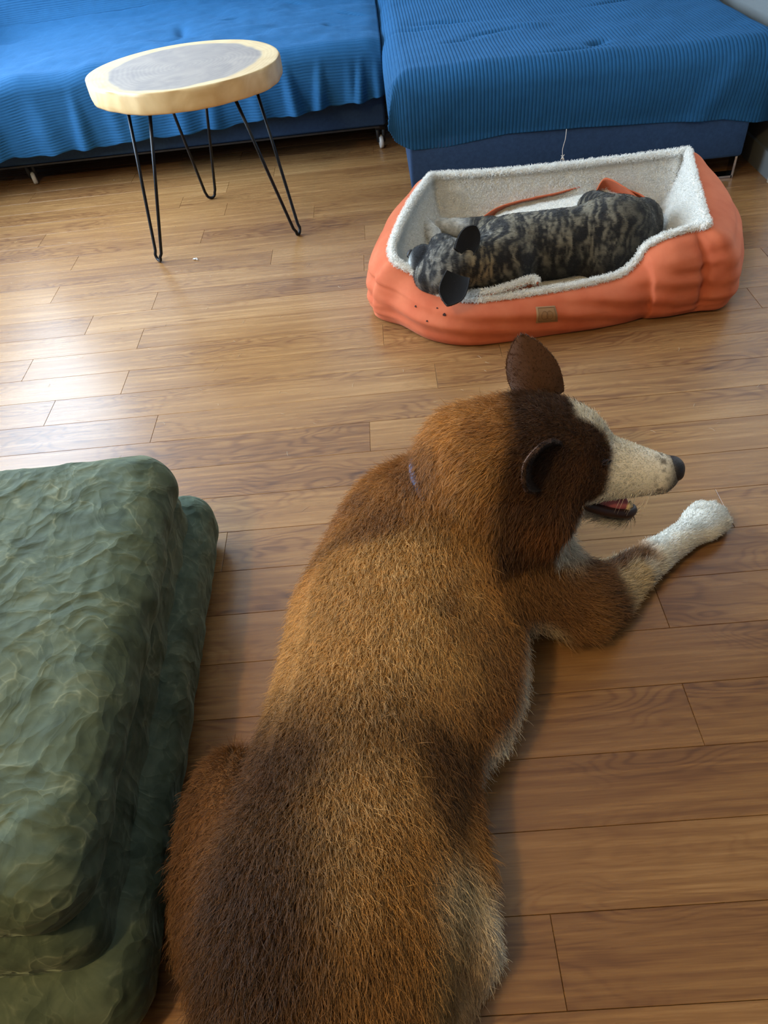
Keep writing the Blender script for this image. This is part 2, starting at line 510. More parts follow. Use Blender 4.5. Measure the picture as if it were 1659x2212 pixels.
def caster(x, y, ang, parent):
    c = empty('caster', (x, y, 0)); put(c, parent)
    r = .027
    wv, wf = lathe([(.001, -.009), (r-.004, -.009), (r, -.005), (r, .005), (r-.004, .009), (.001, .009)], 28)
    ca, sa = math.cos(ang), math.sin(ang)
    # wheel axis horizontal, at angle ang
    V = [(x+p[2]*ca-p[0]*sa, y+p[2]*sa+p[0]*ca, r+p[1]) for p in wv]
    mesh_obj('wheel', V, wf, MAT['wheel'], c)
    g = []
    for s in (-1, 1):
        a = np.array([x+s*.013*ca, y+s*.013*sa, r]); b = np.array([x+s*.013*ca+.012*sa, y+s*.013*sa-.012*ca, .085])
        g.append(tube_geo([a, (a+b)/2, b], [.006, .008, .010], 8))
    g.append(box_geo(x-.022, x+.022, y-.022, y+.022, .082, .104))
    mesh_obj('bracket', *merge(*g), MAT['black_plastic'], c)
caster(-1.585, 3.40, 0.35, sofa)
caster(0.004, 3.375, 0.12, sofa)

# throw over the sofa: rows along the ribs (x), columns from the back down to the hem
nu, nv = 300, 620
sx = np.linspace(-1.99, 0.034, nu)[:, None]
tt = np.linspace(0, 1, nv)[None, :]
crease = 4.19+0.10*np.clip((sx+1.75)/1.2, 0, 1.2)
topz = 0.436 + 0.012*np.sin((sx+1.75)*2.2)
yf = SF-0.012-0.055
r_ = 0.055
hq_ = np.array([px_front(x, y, SF-.085) for x, y in ((0, 350), (60, 341), (180, 324), (300, 305), (430, 285), (560, 262), (700, 237), (800, 214), (845, 205))])
hem = np.interp(sx[:, 0], hq_[:, 0], hq_[:, 2])[:, None]
hem = hem + 0.004*np.sin(sx*23.0) + .003*np.sin(sx*51)
back_len = 0.40
seat_len = crease-(yf+r_)
drop_len = topz-hem-r_+math.pi*r_/2
tot = back_len+seat_len+drop_len
c = tt*tot
# back part
cb = back_len-c
isb = cb > 0
out, drop = drape1(c-back_len-seat_len, r_)
Yb = crease+0.10*(1-np.exp(-np.maximum(cb, 0)*8))*0.9+np.maximum(cb, 0)*0.10
Zb = topz+np.maximum(cb, 0)*0.97
Yc = np.where(isb, Yb, (yf+r_)-out)
Zc = np.where(isb, Zb, topz-drop)
# soft crease
blend = np.exp(-((c-back_len)/0.05)**2)
Zc = Zc+0.018*blend
Xc = sx+0*c
P = np.stack([Xc, Yc, Zc], axis=-1)
dn = np.clip(drop/0.26, 0, 1)
fold = np.zeros_like(dn)
for (x0, w0, a0, lean) in ((-1.60, .028, .030, .02), (-1.40, .04, .026, -.03), (-1.225, .022, .030, .01), (-1.10, .03, .024, -.03), (-.98, .03, .018, .02), (-.80, .035, .028, .0),
                           (-.66, .025, .022, .02), (-.50, .03, .026, -.02), (-.36, .020, .050, -.03), (-.21, .017, .046, .03), (-.10, .018, .02, 0), (-.045, .014, .046, .03), (.012, .013, .036, .0), (-1.78, .04, .03, 0)):
    fold += a0*np.exp(-(((sx-x0)+lean*dn)/(w0*(0.7+0.7*dn)))**2)
fold *= sstep(0.06, 1.0, dn)
P[..., 1] -= fold+0.010*dn*(fbm(np.stack([Xc*7, dn*2.5, 0*dn], -1), 3)-.35)
# wrinkles and dents on the seat
w1 = fbm(np.stack([Xc*5+0.4*Yc, Yc*6, 0*Xc], -1), 11, 3)-0.5
w2 = np.abs(fbm(np.stack([Xc*9, Yc*7, 0*Xc+3], -1), 21, 2)-0.5)
onseat = np.where(isb, 0.4, 1.0)*(1-dn*0.8)
P[..., 2] += onseat*(0.030*w1)
def dent(x0, y0, sx_, sy_, a, ang=0):
    dx, dy = Xc-x0, Yc-y0
    ca, sa = math.cos(ang), math.sin(ang)
    u, v = dx*ca+dy*sa, -dx*sa+dy*ca
    P[..., 2] -= np.where(isb, 0, a)*np.exp(-(u/sx_)**2-(v/sy_)**2)
for (px_, py_, a_, s1, s2, ang) in ((393, 76, .022, .025, .09, .2), (380, 95, .014, .07, .04, 0), (500, 50, .018, .03, .012, .3), (635, 12, .018, .04, .012, -.4), (758, 32, .02, .05, .012, -.5), (710, 55, .012, .02, .04, .2), (555, 68, -.012, .06, .03, 0)):
    q = px(px_, py_, .435)
    dent(q[0], q[1], s1, s2, a_, ang)
P[..., 2] -= 0.012*np.exp(-((Xc-(.045))/.04)**2)*(1-dn)*np.where(isb, 0, 1)
n = grid_normals(P)
rib = np.abs(np.sin(math.pi*c/0.0105))
P = P-n*(0.0014*rib)[..., None]*np.sign((n[..., 2:3]*1+n[..., 1:2]*-1).mean())*-1
sofa_throw = cloth_obj('sofa_throw', P, MAT['throw'])
tag(sofa_throw, 'bright blue finely ribbed throw with hanging folds spread over the long sofa', 'blanket')

# ------------------------------------------------------------------ chaise with ribbed throw
chaise = empty('chaise', (0.7, 3.3, 0)); tag(chaise, 'slate blue velvet chaise section behind the orange dog bed', 'chaise')
CF_ = 2.672
shade_smooth_box('base', 0.100, 1.300, CF_, 4.30, .075, .30, mat=MAT['sofa'], parent=chaise, b=.012)
shade_smooth_box('seat_cushion', 0.105, 1.31, CF_+.01, 4.24, .295, .42, mat=MAT['sofa'], parent=chaise, b=.035)
shade_smooth_box('backrest', 0.105, 1.31, 4.32, 4.56, .10, .86, mat=MAT['sofa'], parent=chaise, b=.05)
def sled_leg(x, y, sgn):
    g = [box_geo(x-.004, x+.004, y, y+.045, 0.001, .076), box_geo(min(x, x-sgn*.16), max(x, x-sgn*.16), y, y+.045, 0.001, .009),
         box_geo(x-sgn*.16-.004, x-sgn*.16+.004, y, y+.045, 0.001, .076)]
    return mesh_obj('leg', *merge(*g), MAT['chrome'], chaise, smooth=False)
sled_leg(1.283, CF_+.005, 1); sled_leg(.14, CF_+.25, -1); sled_leg(1.283, 4.15, 1); sled_leg(.14, 4.15, -1)

rs = 0.0125
xL, xR, yF = 0.115, 1.312, CF_+.072
lo_, ro_ = 0.215, 0.24
s_ = np.arange(xL-lo_, xR+ro_, rs/7.0)[:, None]
tl = np.concatenate([np.linspace(-1.55, -0.12, 90), np.linspace(-0.115, .30, 110)])[None, :]
a_l = np.maximum(xL-s_, -9); a_r = s_-xR
R_ = 0.065
outl, dl = drape1(xL-s_, R_); outr, dr_ = drape1(s_-xR, R_)
mid = (xL+xR)/2
X = np.where(s_ < mid, xL-outl, xR+outr)+0*tl
dX = np.where(s_ < mid, dl, dr_)+0*tl
front_len = np.interp(s_[:, 0], [xL-.22, xL-.15, xL-.08, xL, xL+.12, .45, .7, 1.2, xR, xR+.3], [.06, .17, .235, .268, .272, .25, .252, .268, .29, .30])[:, None]
tq = np.where(tl > 0, tl*(front_len/0.30), tl)
outy, dY = drape1(tq+0*s_, R_)
Y = yF-outy
ox_ = np.where(s_ < mid, np.maximum(outl, 0), np.maximum(outr, 0))+0*tl
oy_ = np.maximum(outy, 0)
ol_ = np.sqrt(ox_**2+oy_**2)
sc_ = np.where((ox_ > 0) & (oy_ > 0), R_/np.maximum(ol_, R_), 1.0)
X = np.where(ox_ > 0, np.where(s_ < mid, xL-ox_*sc_, xR+ox_*sc_), X)
Y = np.where(oy_ > 0, yF-oy_*sc_, Y)
D = (dX**3+dY**3)**(1/3.)
mn = np.minimum(dX, dY)
ztop = 0.447+0.006*np.sin(X*3.1+.4)
Z = ztop-D
X = X-np.where(s_ < mid, 0.22, -0.10)*mn
Y = Y-0.12*mn
# bulge of the cushion under the cloth: the left flank and the front are puffy
Y = Y-0.012*np.sin(np.clip(dY/.2, 0, 1)*math.pi)-.008*np.clip(dY/.2, 0, 1)
X = X-np.where(s_ < mid, 1, -.3)*0.012*np.sin(np.clip(dX/.22, 0, 1)*math.pi)
P = np.stack([X, Y, Z], axis=-1)
wz = fbm(np.stack([X*4, Y*4, 0*X], -1), 31, 3)-.5
onto = np.clip(1-D/.12, 0, 1)
P[..., 2] += 0.02*wz*onto
def cdent(px_, py_, s1, s2, a, ang=0):
    q = px(px_, py_, .445)
    dx, dy = X-q[0], Y-q[1]
    ca, sa = math.cos(ang), math.sin(ang)
    u, v = dx*ca+dy*sa, -dx*sa+dy*ca
    P[..., 2] -= onto*a*np.exp(-(u/s1)**2-(v/s2)**2)
for q in ((1290, 95, .035, .02, .022, .6), (1240, 112, .10, .012, .008, .1), (1060, 78, .10, .012, .015, .25), (1000, 95, .08, .012, .012, .3), (1330, 5, .10, .015, .016, .3), (960, 55, .10, .015, .02, -.2), (900, 70, .08, .012, .012, -.2), (1150, 60, .06, .03, -.010, 0)):
    cdent(*q)
P[..., 1] -= (0.014*(fbm(np.stack([X*5+dY*4, dY*3, 0*X], -1), 41, 2)-.5)+.012*np.exp(-((X-1.24-dY*-.6)/.05)**2))*np.clip(dY/.1, 0, 1)
n = grid_normals(P)
sg = 1.0 if n[P.shape[0]//2, 20, 2] > 0 else -1.0
rib = np.abs(np.sin(math.pi*(s_-xL)/rs))**0.8+0*tl
P = P+sg*n*(0.0032*(rib-1))[..., None]
chaise_throw = cloth_obj('chaise_throw', P, MAT['throw'], thick=.004)
tag(chaise_throw, 'deep blue wide-ribbed throw tucked over the chaise behind the dog bed', 'blanket')
# loose white thread with a knotted end hanging from the hem
hp = [np.array([.645, CF_-.032, .245]), np.array([.643, CF_-.036, .215]), np.array([.638, CF_-.030, .18]), np.array([.640, CF_-.030, .155])]
g = [tube_geo(spline(hp, 24), .0011, 6)]
e_ = hp[-1]
for dx, dz in ((.008, -.018), (-.007, -.014), (.003, -.022), (-.002, -.012), (.006, .006), (-.006, .004)):
    g.append(tube_geo([e_, e_+np.array([dx*.6, -.002, dz*.5]), e_+np.array([dx, .0, dz])], [.0018, .0014, .0006], 5))
MAT['thread'] = mat_plain('white_cotton_thread', srgb(225, 222, 215), .8)
th = mesh_obj('loose_thread', *merge(*g), MAT['thread']); tag(th, 'loose white thread with frayed knot hanging from the chaise throw hem', 'thread')

# ------------------------------------------------------------------ hairpin side table
TC = np.array([-0.616, 2.672]); TZ = 0.56
outl_px = [(178.6,177.5),(183,164),(234,134),(300.7,114),(361,99),(451,88),(512,84),(569,91.6),(602,111),(603.6,120),(572,147.4),(481.5,174.5),(391,192.6),(300.7,201.7),(240,197),(201,186.6)]
po = np.array([px(x, y, TZ)[:2] for x, y in outl_px])-TC
th_ = np.arctan2(po[:, 1], po[:, 0]); rr_ = np.linalg.norm(po, axis=1)
o_ = np.argsort(th_); th_, rr_ = th_[o_], rr_[o_]
tw = np.concatenate([th_-2*math.pi, th_, th_+2*math.pi]); rw = np.tile(rr_, 3)
na = 128
ang = np.linspace(-math.pi, math.pi, na, endpoint=False)
ker = np.linspace(-.35, .35, 15)
rad = np.mean([np.interp(ang+k, tw, rw) for k in ker], axis=0)
table = empty('side_table', (TC[0], TC[1], 0)); tag(table, 'round live-edge wood slice side table on black hairpin legs', 'table')
prof = [(0.0, TZ), (.25, TZ), (.5, TZ), (.75, TZ), (.97, TZ), (.990, TZ), (.9965, TZ-.0008), (1.0, TZ-.004), (1.003, TZ-.012), (1.003, TZ-.045), (.999, TZ-.056), (.990, TZ-.0615), (.975, TZ-.062), (.5, TZ-.062), (0.0, TZ-.062)]
V = []
for i in range(na):
    wob = 1+.006*math.sin(9*ang[i])+.004*math.sin(23*ang[i]+1)
    for k, (s, z) in enumerate(prof):
        rr = rad[i]*s*(wob if 7 <= k <= 11 else 1)
        V.append((TC[0]+rr*math.cos(ang[i]), TC[1]+rr*math.sin(ang[i]), z))
def mat_slice():
    m, N, L, B = mat_new('wood_slice')
    tc = N.new('ShaderNodeTexCoord')
    mp = N.new('ShaderNodeMapping'); L.new(tc.outputs['Object'], mp.inputs[0])
    mp.inputs['Location'].default_value = (-(TC[0]+.006), -(TC[1]-.012), -TZ)
    n0 = N.new('ShaderNodeTexNoise'); n0.inputs['Scale'].default_value = 4.5; n0.inputs['Detail'].default_value = 3
    L.new(mp.outputs[0], n0.inputs['Vector'])
    vm = N.new('ShaderNodeVectorMath'); vm.operation = 'SCALE'; vm.inputs['Scale'].default_value = 0.09
    sub = N.new('ShaderNodeVectorMath'); sub.operation = 'SUBTRACT'; sub.inputs[1].default_value = (.5, .5, .5)
    L.new(n0.outputs['Color'], sub.inputs[0]); L.new(sub.outputs[0], vm.inputs[0])
    ad = N.new('ShaderNodeVectorMath'); ad.operation = 'ADD'; L.new(mp.outputs[0], ad.inputs[0]); L.new(vm.outputs[0], ad.inputs[1])
    sc = N.new('ShaderNodeVectorMath'); sc.operation = 'MULTIPLY'; sc.inputs[1].default_value = (1.0, 1.0, 0.0); L.new(ad.outputs[0], sc.inputs[0])
    ln = N.new('ShaderNodeVectorMath'); ln.operation = 'LENGTH'; L.new(sc.outputs[0], ln.inputs[0])
    heart = N.new('ShaderNodeMapRange'); heart.inputs[1].default_value = 0.243; heart.inputs[2].default_value = 0.256
    L.new(ln.outputs['Value'], heart.inputs[0])
    ringm = N.new('ShaderNodeMath'); ringm.operation = 'MULTIPLY'; ringm.inputs[1].default_value = 420.0; L.new(ln.outputs['Value'], ringm.inputs[0])
    rs_ = N.new('ShaderNodeMath'); rs_.operation = 'SINE'; L.new(ringm.outputs[0], rs_.inputs[0])
    rm = N.new('ShaderNodeMapRange'); rm.inputs[1].default_value = -1; rm.inputs[2].default_value = 1; rm.inputs[3].default_value = 0; rm.inputs[4].default_value = .14
    L.new(rs_.outputs[0], rm.inputs[0])
    n1 = N.new('ShaderNodeTexNoise'); n1.inputs['Scale'].default_value = 9; n1.inputs['Detail'].default_value = 5; n1.inputs['Distortion'].default_value = 1.5
    L.new(mp.outputs[0], n1.inputs['Vector'])
    add = N.new('ShaderNodeMath'); add.operation = 'ADD'; L.new(rm.outputs[0], add.inputs[0]); L.new(n1.outputs['Fac'], add.inputs[1])
    ch = N.new('ShaderNodeValToRGB'); e = ch.color_ramp.elements
    e[0].position = .35; e[0].color = srgb(122, 112, 108); e[1].position = .95; e[1].color = srgb(160, 146, 134)
    L.new(add.outputs[0], ch.inputs[0])
    cs = N.new('ShaderNodeValToRGB'); e = cs.color_ramp.elements
    e[0].position = .3; e[0].color = srgb(214, 190, 144); e[1].position = 1.0; e[1].color = srgb(178, 142, 92)
    L.new(add.outputs[0], cs.inputs[0])
    mx = N.new('ShaderNodeMix'); mx.data_type = 'RGBA'
    L.new(heart.outputs[0], mx.inputs[0]); L.new(ch.outputs[0], mx.inputs[6]); L.new(cs.outputs[0], mx.inputs[7])
    L.new(mx.outputs[2], B.inputs['Base Color'])
    B.inputs['Roughness'].default_value = 0.36
    return m
mesh_obj('table_top', V, grid_faces(na, len(prof), True), mat_slice(), table)
table.children[0].data.polygons.foreach_set('use_smooth', np.ones(len(table.children[0].data.polygons), dtype=bool))
feet = [px(345, 566)[:2], px(458, 430)[:2], px(646, 509)[:2]]
for ft in feet:
    u = (ft-TC)/np.linalg.norm(ft-TC); t = np.array([-u[1], u[0]])
    lg = empty('leg', (ft[0], ft[1], 0)); put(lg, table)
    topc = TC+u*(np.linalg.norm(ft-TC)*0.66)
    z1 = TZ-.062
    def P3(xy, z): return np.array([xy[0], xy[1], z])
    pts = [P3(topc+t*.078, z1), P3(ft*.5+topc*.5+t*.048, z1*.5), P3(ft*.93+topc*.07+t*.021, .035)]
    for a in np.linspace(0, math.pi, 9):
        pts.append(P3(ft+t*.0175*math.cos(a), .0055+.018*(1-math.sin(a))))
    pts += [P3(ft*.93+topc*.07-t*.021, .035), P3(ft*.5+topc*.5-t*.048, z1*.5), P3(topc-t*.078, z1)]
    mesh_obj('hairpin_rod', *tube_geo(pts, .0055, 10), MAT['black_metal'], lg)
    g = []
    c_ = topc-u*.012
    q4 = [c_+t*.092+u*.02, c_-t*.092+u*.02, c_-t*.035-u*.05, c_+t*.035-u*.05]
    Vp = [P3(q, z1+.0003) for q in q4]+[P3(q, z1-.003) for q in q4]
    mesh_obj('mounting_plate', Vp, [(0, 1, 2, 3), (7, 6, 5, 4), (0, 4, 5, 1), (1, 5, 6, 2), (2, 6, 7, 3), (3, 7, 4, 0)], MAT['black_metal'], lg, smooth=False)

# ------------------------------------------------------------------ green crushed velvet ottoman
def rounded_box(cx, cy, hx, hy, z0, z1, r, nx, ny, nz, rt=None):
    faces = []
    def face(fn, na_, nb_):
        a, b = np.meshgrid(np.linspace(-1, 1, na_), np.linspace(-1, 1, nb_), indexing='ij')
        return fn(a, b), na_, nb_
    o1 = np.ones
    spec = [(lambda a, b: np.stack([a, b, o1(a.shape)], -1), nx, ny), (lambda a, b: np.stack([b, a, -o1(a.shape)], -1), ny, nx),
            (lambda a, b: np.stack([o1(a.shape), a, b], -1), ny, nz), (lambda a, b: np.stack([-o1(a.shape), b, a], -1), nz, ny),
            (lambda a, b: np.stack([b, o1(a.shape), a], -1), nz, nx), (lambda a, b: np.stack([a, -o1(a.shape), b], -1), nx, nz)]
    V, F, off = [], [], 0
    for fn, na_, nb_ in spec:
        a, b = np.meshgrid(np.linspace(-1, 1, na_), np.linspace(-1, 1, nb_), indexing='ij')
        V.append(fn(a, b).reshape(-1, 3)); F.append(grid_faces(na_, nb_)+off); off += na_*nb_
    V = np.concatenate(V); F = np.concatenate(F)
    key = np.round(V*1e5).astype(np.int64)
    _, first, inv = np.unique(key, axis=0, return_index=True, return_inverse=True)
    V = V[first]; F = inv.ravel()[F]
    zc, hz = (z0+z1)/2, (z1-z0)/2
    rr = np.array([r, r, min(r, hz*.999)])
    H = np.array([hx, hy, hz])
    # denser sampling near the edges
    Pq = np.sign(V)*np.abs(V)**0.8*H
    inner = np.clip(Pq, -(H-rr), H-rr)
    d = (Pq-inner)/rr
    ln = np.linalg.norm(d, axis=1, keepdims=True)
    nrm = np.where(ln > 1e-6, d/np.maximum(ln, 1e-6), 0)
    big = np.abs(V) > 0.999
    base = inner+nrm*rr
    Nn = np.where(ln > 1e-6, nrm, big*np.sign(V))
    Nn = Nn/np.maximum(np.linalg.norm(Nn, axis=1, keepdims=True), 1e-6)
    return base+np.array([0, 0, zc]), F, Nn

def crumple(p, sc, seed):
    wq = np.stack([fbm(p*sc*.7+i*9.1, seed+i, 2)-.5 for i in range(3)], -1)
    q = p*sc+wq*1.6
    r1 = 1-np.abs(2*fbm(q, seed+5, 2)-1)
    r2 = 1-np.abs(2*fbm(q*1.9+4, seed+9, 2)-1)
    return r1**5*0.9+r2**6*0.5

def mat_crushed():
    m, N, L, B = mat_new('green_crushed_velvet')
    tc = N.new('ShaderNodeTexCoord')
    n0 = N.new('ShaderNodeTexNoise'); n0.inputs['Scale'].default_value = 6; n0.inputs['Detail'].default_value = 3
    L.new(tc.outputs['Object'], n0.inputs['Vector'])
    def warp(f):
        mixv = N.new('ShaderNodeMix'); mixv.data_type = 'VECTOR'; mixv.inputs[0].default_value = f
        L.new(tc.outputs['Object'], mixv.inputs[4]); L.new(n0.outputs['Color'], mixv.inputs[5])
        return mixv.outputs[1]
    def vor(v, sc, feat='F1'):
        vo = N.new('ShaderNodeTexVoronoi'); vo.inputs['Scale'].default_value = sc; vo.feature = feat
        L.new(v, vo.inputs['Vector']); return vo
    def mth(op, a, b):
        n = N.new('ShaderNodeMath'); n.operation = op
        for i, q in enumerate((a, b)):
            if isinstance(q, (int, float)): n.inputs[i].default_value = q
            else: L.new(q, n.inputs[i])
        return n.outputs[0]
    v1, v2, v3 = vor(warp(.22), 17), vor(warp(.16), 36), vor(warp(.12), 70)
    e1 = vor(warp(.22), 17, 'DISTANCE_TO_EDGE'); e2 = vor(warp(.16), 36, 'DISTANCE_TO_EDGE')
    hgt = mth('ADD', mth('MULTIPLY', v1.outputs['Distance'], 1.0), mth('ADD', mth('MULTIPLY', v2.outputs['Distance'], .55), mth('MULTIPLY', v3.outputs['Distance'], .2)))
    sp1 = N.new('ShaderNodeSeparateColor'); L.new(v1.outputs['Color'], sp1.inputs[0])
    sp2 = N.new('ShaderNodeSeparateColor'); L.new(v2.outputs['Color'], sp2.inputs[0])
    n2 = N.new('ShaderNodeTexNoise'); n2.inputs['Scale'].default_value = 22; n2.inputs['Detail'].default_value = 5; n2.inputs['Distortion'].default_value = 1.0
    L.new(tc.outputs['Object'], n2.inputs['Vector'])
    av = mth('ADD', mth('MULTIPLY', sp2.outputs[0], .13), mth('ADD', mth('MULTIPLY', sp1.outputs[0], .07), mth('MULTIPLY', n2.outputs['Fac'], .6)))
    ln = N.new('ShaderNodeMapRange'); ln.inputs[1].default_value = 0.0; ln.inputs[2].default_value = 0.035; ln.inputs[3].default_value = .30; ln.inputs[4].default_value = 0.0
    L.new(e1.outputs['Distance'], ln.inputs[0])
    ln2 = N.new('ShaderNodeMapRange'); ln2.inputs[1].default_value = 0.0; ln2.inputs[2].default_value = 0.05; ln2.inputs[3].default_value = .14; ln2.inputs[4].default_value = 0.0
    L.new(e2.outputs['Distance'], ln2.inputs[0])
    brk = N.new('ShaderNodeMapRange'); brk.inputs[1].default_value = .45; brk.inputs[2].default_value = .65; L.new(n2.outputs['Fac'], brk.inputs[0])
    av = mth('ADD', av, mth('MULTIPLY', mth('ADD', ln.outputs[0], ln2.outputs[0]), brk.outputs[0]))
    cr = N.new('ShaderNodeValToRGB'); e = cr.color_ramp.elements
    e[0].position = .22; e[0].color = srgb(56, 68, 56); e[1].position = .90; e[1].color = srgb(122, 130, 108)
    q = e.new(.42); q.color = srgb(78, 90, 74)
    L.new(av, cr.inputs[0]); L.new(cr.outputs[0], B.inputs['Base Color'])
    B.inputs['Roughness'].default_value = .75; B.inputs['Specular IOR Level'].default_value = .2
    B.inputs['Sheen Weight'].default_value = .35; B.inputs['Sheen Roughness'].default_value = .35
    B.inputs['Sheen Tint'].default_value = srgb(170, 186, 165)
    bp = N.new('ShaderNodeBump'); bp.inputs['Strength'].default_value = .7; bp.inputs['Distance'].default_value = .010
    L.new(hgt, bp.inputs['Height']); L.new(bp.outputs['Normal'], B.inputs['Normal'])
    return m
MAT['crushed'] = mat_crushed()
OC = np.array([-0.798, 0.622]); OA = math.radians(1.5)
ott = empty('ottoman', (OC[0], OC[1], 0)); tag(ott, 'square green crushed velvet ottoman with puffy tiers beside the large dog', 'ottoman')
def ott_tier(name, hx, hy, z0, z1, r, nx, ny, nz, amp, seed, sag=0.0):
    P, F, Nn = rounded_box(0, 0, hx, hy, z0, z1, r, nx, ny, nz)
    cr_ = crumple(P, 7.0, seed)
    lw = fbm(P*3.5, seed+40, 2)-.5
    side = 1-np.abs(Nn[:, 2])
    pleat = np.sin(P[:, 1]*70+6*fbm(P*4, seed+2))*side*0.0022
    P = P+Nn*((cr_*amp+lw*.007*(.4+.6*np.abs(Nn[:, 2]))+pleat)[:, None])
    P[:, 2] = np.maximum(P[:, 2], 0.003)
    ca, sa = math.cos(OA), math.sin(OA)
    Q = np.stack([OC[0]+P[:, 0]*ca-P[:, 1]*sa, OC[1]+P[:, 0]*sa+P[:, 1]*ca, P[:, 2]], -1)
    return mesh_obj(name, Q, F, MAT['crushed'], ott)
ott_tier('top_cushion', .372, .392,   .205, .338, .066, 150, 160, 40, .004, 3)
ott_tier('middle_tier', .352, .41, .100, .235, .05, 60, 120, 36, .004, 13)
ott_tier('skirt_tier', .385, .47, .003, .150, .06, 60, 130, 36, .004, 23)
# ------------------------------------------------------------------ hair helper
def tri_of(F):
    F = np.asarray(F)
    return F if F.shape[1] == 3 else np.concatenate([F[:, [0, 1, 2]], F[:, [0, 2, 3]]])

def vnormals(V, F):
    T_ = tri_of(F)
    n = np.cross(V[T_[:, 1]]-V[T_[:, 0]], V[T_[:, 2]]-V[T_[:, 0]])
    N = np.zeros_like(V)
    for k in range(3): np.add.at(N, T_[:, k], n)
    return N/np.maximum(np.linalg.norm(N, axis=1, keepdims=True), 1e-12)

def unit(v):
    return v/np.maximum(np.linalg.norm(v, axis=-1, keepdims=True), 1e-9)

def hair_curves(name, P, cols, radius, mat, parent, label=None):
    """P: (n, k, 3)"""
    n, k = P.shape[:2]
    hc = bpy.data.hair_curves.new(name)
    hc.add_curves([k]*n)
    hc.attributes['position'].data.foreach_set('vector', P.astype(np.float32).ravel())
    ra = hc.attributes.get('radius') or hc.attributes.new('radius', 'FLOAT', 'POINT')
    taper = np.linspace(1.0, 0.25, k)[None, :]
    ra.data.foreach_set('value', (np.asarray(radius).reshape(-1, 1)*taper*np.ones((n, 1))).astype(np.float32).ravel())
    ca = hc.attributes.new('col', 'FLOAT_COLOR', 'CURVE')
    c4 = np.ones((n, 4), dtype=np.float32); c4[:, :3] = cols
    ca.data.foreach_set('color', c4.ravel())
    hc.materials.append(mat)
    o = bpy.data.objects.new(name, hc); COL.objects.link(o)
    o['kind'] = 'stuff'
    if label: o['label'] = label
    return put(o, parent)

def sample_surface(V, F, N, seed, wfn=None):
    rg = np.random.default_rng(seed)
    T_ = tri_of(F)
    a, b, c = V[T_[:, 0]], V[T_[:, 1]], V[T_[:, 2]]
    nr = np.cross(b-a, c-a); ar = np.linalg.norm(nr, axis=1)
    if wfn is not None: ar = ar*wfn((a+b+c)/3)
    cdf = np.cumsum(ar); cdf /= cdf[-1]
    t = np.searchsorted(cdf, rg.random(N))
    u, v = rg.random(N), rg.random(N); fl = u+v > 1; u[fl] = 1-u[fl]; v[fl] = 1-v[fl]
    root = a[t]+(b[t]-a[t])*u[:, None]+(c[t]-a[t])*v[:, None]
    VN = vnormals(V, F)
    nn = unit(VN[T_[t, 0]]*(1-u-v)[:, None]+VN[T_[t, 1]]*u[:, None]+VN[T_[t, 2]]*v[:, None])
    return root, nn, rg

# ------------------------------------------------------------------ dog bed
bed = empty('dog_bed', (0.5, 2.1, 0)); tag(bed, 'orange bolster dog bed lined with white fleece in front of the chaise', 'dog bed')
def mat_suede():
    m, N, L, B = mat_new('orange_suede')
    tc = N.new('ShaderNodeTexCoord')
    n0 = N.new('ShaderNodeTexNoise'); n0.inputs['Scale'].default_value = 14; n0.inputs['Detail'].default_value = 5
    L.new(tc.outputs['Object'], n0.inputs['Vector'])
    cr = N.new('ShaderNodeValToRGB'); e = cr.color_ramp.elements
    e[0].position = .3; e[0].color = srgb(188, 92, 60); e[1].position = .75; e[1].color = srgb(204, 112, 78)
    L.new(n0.outputs['Fac'], cr.inputs[0]); L.new(cr.outputs[0], B.inputs['Base Color'])
    B.inputs['Roughness'].default_value = .8; B.inputs['Specular IOR Level'].default_value = .2
    B.inputs['Sheen Weight'].default_value = .25; B.inputs['Sheen Tint'].default_value = srgb(255, 190, 160)
    n1 = N.new('ShaderNodeTexNoise'); n1.inputs['Scale'].default_value = 500; L.new(tc.outputs['Object'], n1.inputs['Vector'])
    bp = N.new('ShaderNodeBump'); bp.inputs['Strength'].default_value = .12; bp.inputs['Distance'].default_value = .001
    L.new(n1.outputs['Fac'], bp.inputs['Height']); L.new(bp.outputs['Normal'], B.inputs['Normal'])
    return m
MAT['suede'] = mat_suede()
MAT['fleece'] = mat_plain('white_fleece_backing', srgb(238, 235, 226), .9, var=.04, bump=.5, bscale=260)
MAT['fleece_hair'] = mat_pile('white_fleece_pile')
# rim control points: photo pixel, height, outward puff, inner width
RIM = [(945, 381, .224, .09, .10), (930, 384, .225, .10, .10), (918, 398, .222, .10, .10), (880, 455, .210, .10, .12), (846, 550, .185, .085, .13), (905, 596, .15, .075, .10), (950, 636, .125, .065, .07),
       (1010, 650, .118, .06, .06), (1090, 644, .116, .06, .06), (1180, 630, .116, .06, .07), (1270, 614, .118, .065, .07), (1340, 594, .124, .075, .08), (1378, 562, .15, .085, .08), (1395, 536, .18, .10, .09),
       (1440, 512, .205, .10, .10), (1500, 495, .215, .10, .12), (1526, 488, .226, .11, .13), (1520, 470, .228, .13, .13), (1512, 440, .232, .15, .13), (1500, 395, .236, .16, .12), (1489, 350, .239, .13, .11), (1484, 328, .242, .10, .10), (1466, 331, .240, .09, .10), (1420, 337, .232, .085, .10), (1250, 357, .226, .08, .10), (1080, 374, .222, .08, .10)]
cp = []
for (x, y, z, d, w_) in RIM:
    q = px(x, y, z); cp.append((q[0], q[1], q[2], d, w_))
NU = 420
def csp(ctrl, n):
    return spline(np.array(ctrl), n, closed=True)
rim = csp(cp, NU)
cen = rim[:, :2].mean(0)
tg = np.roll(rim[:, :2], -1, 0)-np.roll(rim[:, :2], 1, 0)
k_ = np.hanning(121); k_ /= k_.sum()
